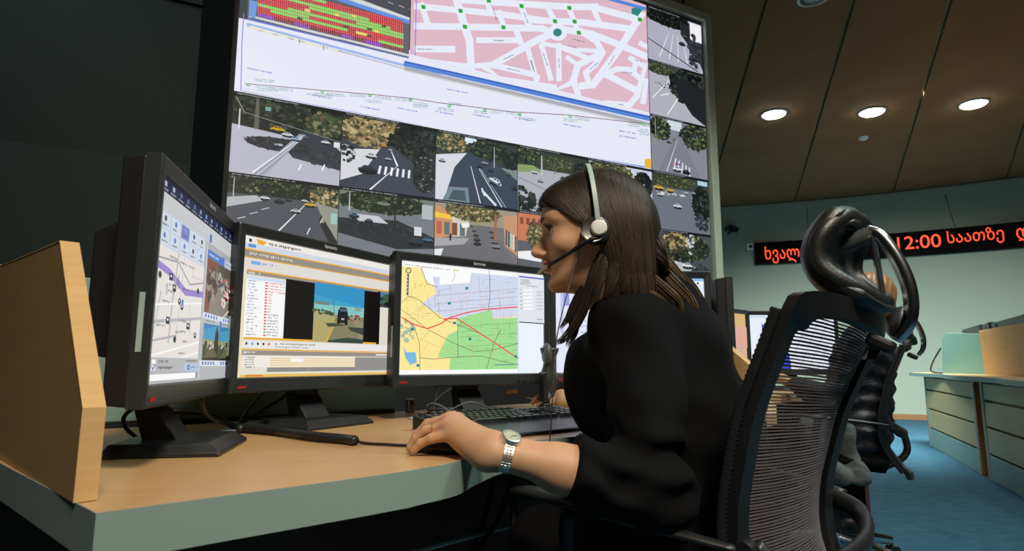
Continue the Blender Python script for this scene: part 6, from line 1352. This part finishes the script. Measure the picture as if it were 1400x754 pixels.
# ---------------------------------------------------------------- headset
hs_ = thing('headset', 'grey headset with a boom microphone worn over the woman\'s dark hair', 'headset', tuple(hw((-.085, 0, -.02))))
band_pts = [hw((-math.copysign(.0955*abs(math.cos(a))**.8, math.cos(a)), -.004+.008*math.sin(a), .012+.1095*abs(math.sin(a))**.9*(1 if math.sin(a) > 0 else -1))) for a in np.linspace(-.12, PI*.93, 30)]
g = G(); 
for i, p in enumerate(band_pts): g.v += [tuple(p+hy*.0042), tuple(p-hy*.0042), tuple(p-hy*.0042+(p-HCW)*.016), tuple(p+hy*.0042+(p-HCW)*.016)]
for i in range(len(band_pts)-1):
    for k in range(4): g.f.append((i*4+k, i*4+(k+1) % 4, i*4+4+(k+1) % 4, i*4+4+k))
obj('headband', g, M['grey'], hs_, world=True, smooth='auto', bevel=.0008)
Re = Matrix([list(hz), list(hy), list(-hx)]).transposed()       # lathe axis -> towards the camera side
ec = hw((-.080, -.002, -.016))
obj('ear_cushion', G().lathe([(.010, -.006), (.022, -.006), (.0255, .0), (.024, .007), (.018, .009), (.004, .009)], 28, tuple(ec), Re), M['black'], hs_, world=True, smooth='auto')
obj('ear_ring', G().lathe([(.0165, .008), (.0215, .008), (.0225, .011), (.0205, .013), (.0175, .012)], 28, tuple(ec+hy*.004), Re), M['metal'], hs_, world=True, smooth='auto')
obj('ear_cap', G().lathe([(.0135, .011), (.0140, .016), (.0115, .0195), (.004, .0205)], 24, tuple(ec-hy*.004+hz*.002), Re), M['white'], hs_, world=True, smooth='auto')
mic = hw((-.040, .096, -.076))
obj('microphone_boom', G().tube(spline([ec-hx*.010-hz*.012-hy*.010, ec-hx*.010-hz*.020+hy*.018, hw((-.078, .045, -.052)), hw((-.058, .080, -.068)), mic], 6), [.0040]*6+[.0034]*6+[.0028]*6+[.0024]*7, 10, True, 1.1), M['cplast'], hs_, world=True, smooth=True)
obj('microphone', G().tube([hw((-.056, .084, -.0705)), mic, hw((-.034, .101, -.079))], [.0028, .0042, .0034], 10), M['metal'], hs_, world=True, smooth='auto')
obj('headset_cable', G().tube(spline([mic*.3+ec*.7+hz*-.01, W3(768, 430, 1.02), W3(759, 480, 1.0), W3(756, 530, .98), W3(754, 570, .97), W3(751, 610, .97), W3(748, 650, .98)], 8), .0011, 6), M['rubber'], hs_, world=True, smooth=True)
# ---------------------------------------------------------------- wrist watch, ring
wc = np.array([-.0085, .944, .7535]); wa = (EL-WR)/np.linalg.norm(EL-WR); up_ = np.array([-.10, -.42, .90]); up_ -= wa*(up_@wa); up_ /= np.linalg.norm(up_); sdv = np.cross(wa, up_)
watch = thing('wristwatch', 'steel wristwatch with a pale round dial on the woman\'s left wrist', 'watch', tuple(wc+up_*.026))
Rw = Matrix([list(wa), list(sdv), list(up_)]).transposed(); top_ = wc+up_*.0255
obj('case', G().lathe([(.0125, -.003), (.0155, -.002), (.0160, .002), (.0150, .0055), (.0132, .0062), (.0130, .0045)], 32, tuple(top_), Rw), M['steel'], watch, world=True, smooth='auto')
dl = obj('dial', G().lathe([(.0129, .0040), (.0129, .0048), (.0005, .0048)], 32, tuple(top_), Rw), M['dial'], watch, world=True)
for a, L in ((1.9, .0065), (-.4, .009)):
    d = Vector((math.cos(a), math.sin(a), 0)); obj('hand', G().tube([Rw @ Vector((0, 0, .0052))+Vector(top_), Rw @ (d*L+Vector((0, 0, .0052)))+Vector(top_)], .0005, 4), M['black'], dl, world=True)
g = G()
for k in range(12):
    d = Vector((math.cos(k*PI/6), math.sin(k*PI/6), 0)); g.tube([Rw @ (d*.0100+Vector((0, 0, .0050)))+Vector(top_), Rw @ (d*.0120+Vector((0, 0, .0050)))+Vector(top_)], .0004, 4)
obj('hour_marks', g, M['black'], dl, world=True)
obj('crown', G().tube([Rw @ Vector((0.0, -.0155, .001))+Vector(top_), Rw @ Vector((0.0, -.0185, .001))+Vector(top_)], .0022, 10), M['steel'], watch, world=True)
rx, rz_ = .0305, .0255; first = None
for k in range(34):
    a = .50+(2*PI-1.0)*k/33+PI/2
    cpos = wc+sdv*(math.cos(a)*rx)+up_*(math.sin(a)*rz_); t2 = -sdv*math.sin(a)*rx+up_*math.cos(a)*rz_; t2 /= np.linalg.norm(t2); n2 = np.cross(wa, t2)
    for j, (o_, wd) in enumerate(((-.0052, .0024), (0, .0026), (.0052, .0024))):
        if first is None: first = obj('bracelet_link', G().box(-.5, .5, -.5, .5, -.5, .5), M['steel'], watch, bevel=.12, seg=2); o = first
        else: o = first.copy(); C.objects.link(o); o.parent = watch
        Mx = MW[watch.name].inverted() @ (Matrix.Translation(tuple(cpos+wa*o_)) @ Matrix([list(wa), list(t2), list(n2)]).transposed().to_4x4() @ Matrix.Diagonal((wd*1.75, .0033 if j == 1 else .0037, .0022, 1)))
        o.matrix_basis = Mx
rp = np.array(mc['pinky'])*.0+np.array(mc['ring'])*.38+np.array(pip['ring'])*.62; rd_ = (np.array(pip['ring'])-np.array(mc['ring'])); rd_ /= np.linalg.norm(rd_)
ringo = thing('finger_ring', 'thin gold ring on the woman\'s left hand near the knuckle', 'ring', tuple(rp))
Rr = Vector(rd_).to_track_quat('Z', 'Y').to_matrix()
obj('band', G().lathe([(.0093, -.0014), (.0100, -.001), (.0100, .001), (.0093, .0014), (.0091, 0)], 28, tuple(rp), Rr), M['gold'], ringo, world=True, smooth='auto')
# ================================================================ second person
p2 = thing('person', 'second person in a dark puffy jacket, seated beyond the near chair, head behind its headrest', 'person', (1.58, 2.88, 0))
H2 = np.array([1.640, 2.86, 1.185]); f2 = np.array([-.90, .43, 0]); s2_ = np.array([.43, .90, 0])
PV2 = np.array([1.545, 2.89, .575]); CH2 = np.array([1.60, 2.87, .90]); L2 = CH2-s2_*.16+[0, 0, .05]; R2_ = CH2+s2_*.16+[0, 0, .05]; E2 = L2+np.array([-.12, .02, -.25]); W2 = np.array([1.36, 2.98, .78]); HD2 = np.array([1.255, 3.06, .86])
R2m = np.stack([s2_, f2, [0, 0, 1]])
def p2_fn(p):
    q = np.tensordot(R2m.astype(np.float32), p-H2.reshape(3, 1, 1, 1).astype(np.float32), 1); sq = np.stack([np.abs(q[0]), q[1], q[2]])
    F = U(.02, ell(q, (0, -.01, .02), (.073, .09, .088)), ell(q, (0, .02, -.045), (.056, .062, .068)))
    F = smin(F, cap(q, (0, .08, 0), (0, .102, -.035), .007, .010), .01); F = smin(F, ell(q, (0, .078, -.072), (.02, .012, .008)), .008); F = smax(F, -ell(sq, (.03, .09, .0), (.018, .012, .01)), .01); F = smin(F, ell(sq, (.072, -.008, -.004), (.008, .016, .028)), .006)
    F = smin(F, cap(p, H2+[0, 0, -.06], CH2+[0, 0, .08], .052, .058), .02)
    F = smin(F, U(.03, cap(p, CH2, PV2, .10, .11), cap(p, L2, R2_, .045, .045), cap(p, L2, E2, .04, .036), cap(p, E2, HD2-[.0, .0, .02], .034, .022)), .03)
    for k in range(4): a = HD2+np.array([-.012+.006*k, .010+.012*k, .006-.008*k]); F = smin(F, chain(p, [(a, .010), (a+[-.04, .015, .012], .009), (a+[-.062, .022, .0], .0075)], .003), .005)
    return smin(F, chain(p, [(HD2+[-.0, -.01, .0], .012), (HD2+[-.025, -.012, .03], .009)], .004), .006)
V, F_ = surf(p2_fn, (1.12, 2.60, .46), (1.88, 3.22, 1.32), .0085); sobj('body', [(V, F_)], M['skin'], p2)
V, F_ = surf(lambda p: (lambda q: smax(U(.03, ell(q, (0, -.02, .025), (.085, .10, .095)), ell(q, (0, -.05, -.035), (.078, .06, .08))), (q[1]-np.interp(q[2], [-.1, -.02, .03, .06, .1], [.0, .01, .05, .09, .2]))*.8, .01)+.002*np.sin(q[1]*240+q[2]*60))(np.tensordot(R2m.astype(np.float32), p-H2.reshape(3, 1, 1, 1).astype(np.float32), 1)), (1.50, 2.68, 1.0), (1.88, 3.04, 1.34), .006)
M['hair2'] = mat('chestnut_hair', (.20, .085, .03), .5, noise=(30, (.30, .14, .05), (1, 1, 4), .2)); sobj('hair', [(V, F_)], M['hair2'], p2)
def jacket_fn(p):
    F = U(.05, cap(p, CH2-s2_*.07, PV2-s2_*.08, .125, .145), cap(p, CH2+s2_*.07, PV2+s2_*.08, .125, .145), cap(p, L2, R2_, .07, .07), cap(p, CH2+[0, 0, .1], CH2+[0, 0, .14], .07, .062))
    F = smin(F, U(.03, cap(p, L2, E2, .068, .060), cap(p, E2, HD2*.55+E2*.45, .058, .045), cap(p, R2_, R2_+[-.12, .03, -.24], .066, .058)), .03)
    F = F+.006*np.sin(p[2]*95+1.5*np.sin(p[0]*20+p[1]*14))+.004*np.sin((p[0]+p[1])*60+p[2]*20)
    return smax(F, -cap(p, CH2+[-.02, .01, .12], H2, .058, .07), .008)
V, F_ = surf(jacket_fn, (1.25, 2.56, .40), (1.95, 3.22, 1.12), .009); V = relax(V, F_, 1); sobj('jacket', [(V, F_)], M['jacket'], p2)
KA, KB = np.array([1.27, 2.98, .60]), np.array([1.33, 3.12, .60])
V, F_ = surf(lambda p: U(.04, cap(p, PV2-s2_*.08, KA, .095, .068), cap(p, PV2+s2_*.08, KB, .095, .068), chain(p, [(KA, .064), ((1.45, 2.96, .20), .048)], .02), chain(p, [(KB, .064), ((1.42, 3.12, .20), .048)], .02)), (1.12, 2.6, .1), (1.85, 3.3, .75), .011); sobj('trousers', [(V, F_)], M['trousers'], p2)
for a in ((1.46, 2.96), (1.43, 3.12)):
    V, F_ = surf(lambda p: U(.02, cap(p, (a[0]+.07, a[1]-.02, .17), (a[0]-.12, a[1]+.06, .165), .038, .030), cap(p, (a[0], a[1], .21), (a[0]+.03, a[1], .18), .042, .04)), (a[0]-.2, a[1]-.1, .1), (a[0]+.16, a[1]+.14, .28), .008); sobj('shoe', [(V, F_)], M['leather'], p2)
V, F_ = surf(lambda p: U(.03, cap(p, (1.31, 2.79, .62), (1.42, 2.74, .60), .04, .045), cap(p, (1.33, 2.78, .58), (1.38, 2.72, .42), .045, .045), cap(p, (1.42, 2.74, .56), (1.45, 2.70, .40), .04, .04))+.012*np.sin(p[0]*52+p[1]*20+2*np.sin(p[2]*14))+.006*np.sin(p[2]*40), (1.24, 2.58, .30), (1.64, 2.92, .76), .008); V = relax(V, F_, 1)
cg_ = thing('coat', 'crumpled grey coat hanging over the seat of the further office chair', 'coat', (1.44, 2.74, .34)); sobj('cloth', [(V, F_)], M['greycoat'], cg_)
t = thing('telephone_handset', 'small grey handset in the second person\'s raised hand, before the bar chart', 'telephone', (1.225, 3.06, .87))
obj('handle', G().tube(spline([(-.03, 0, .035), (-.01, 0, .04), (.02, 0, .02), (.04, 0, -.02)], 5), .012, 10), M['grey'], t, smooth=True)
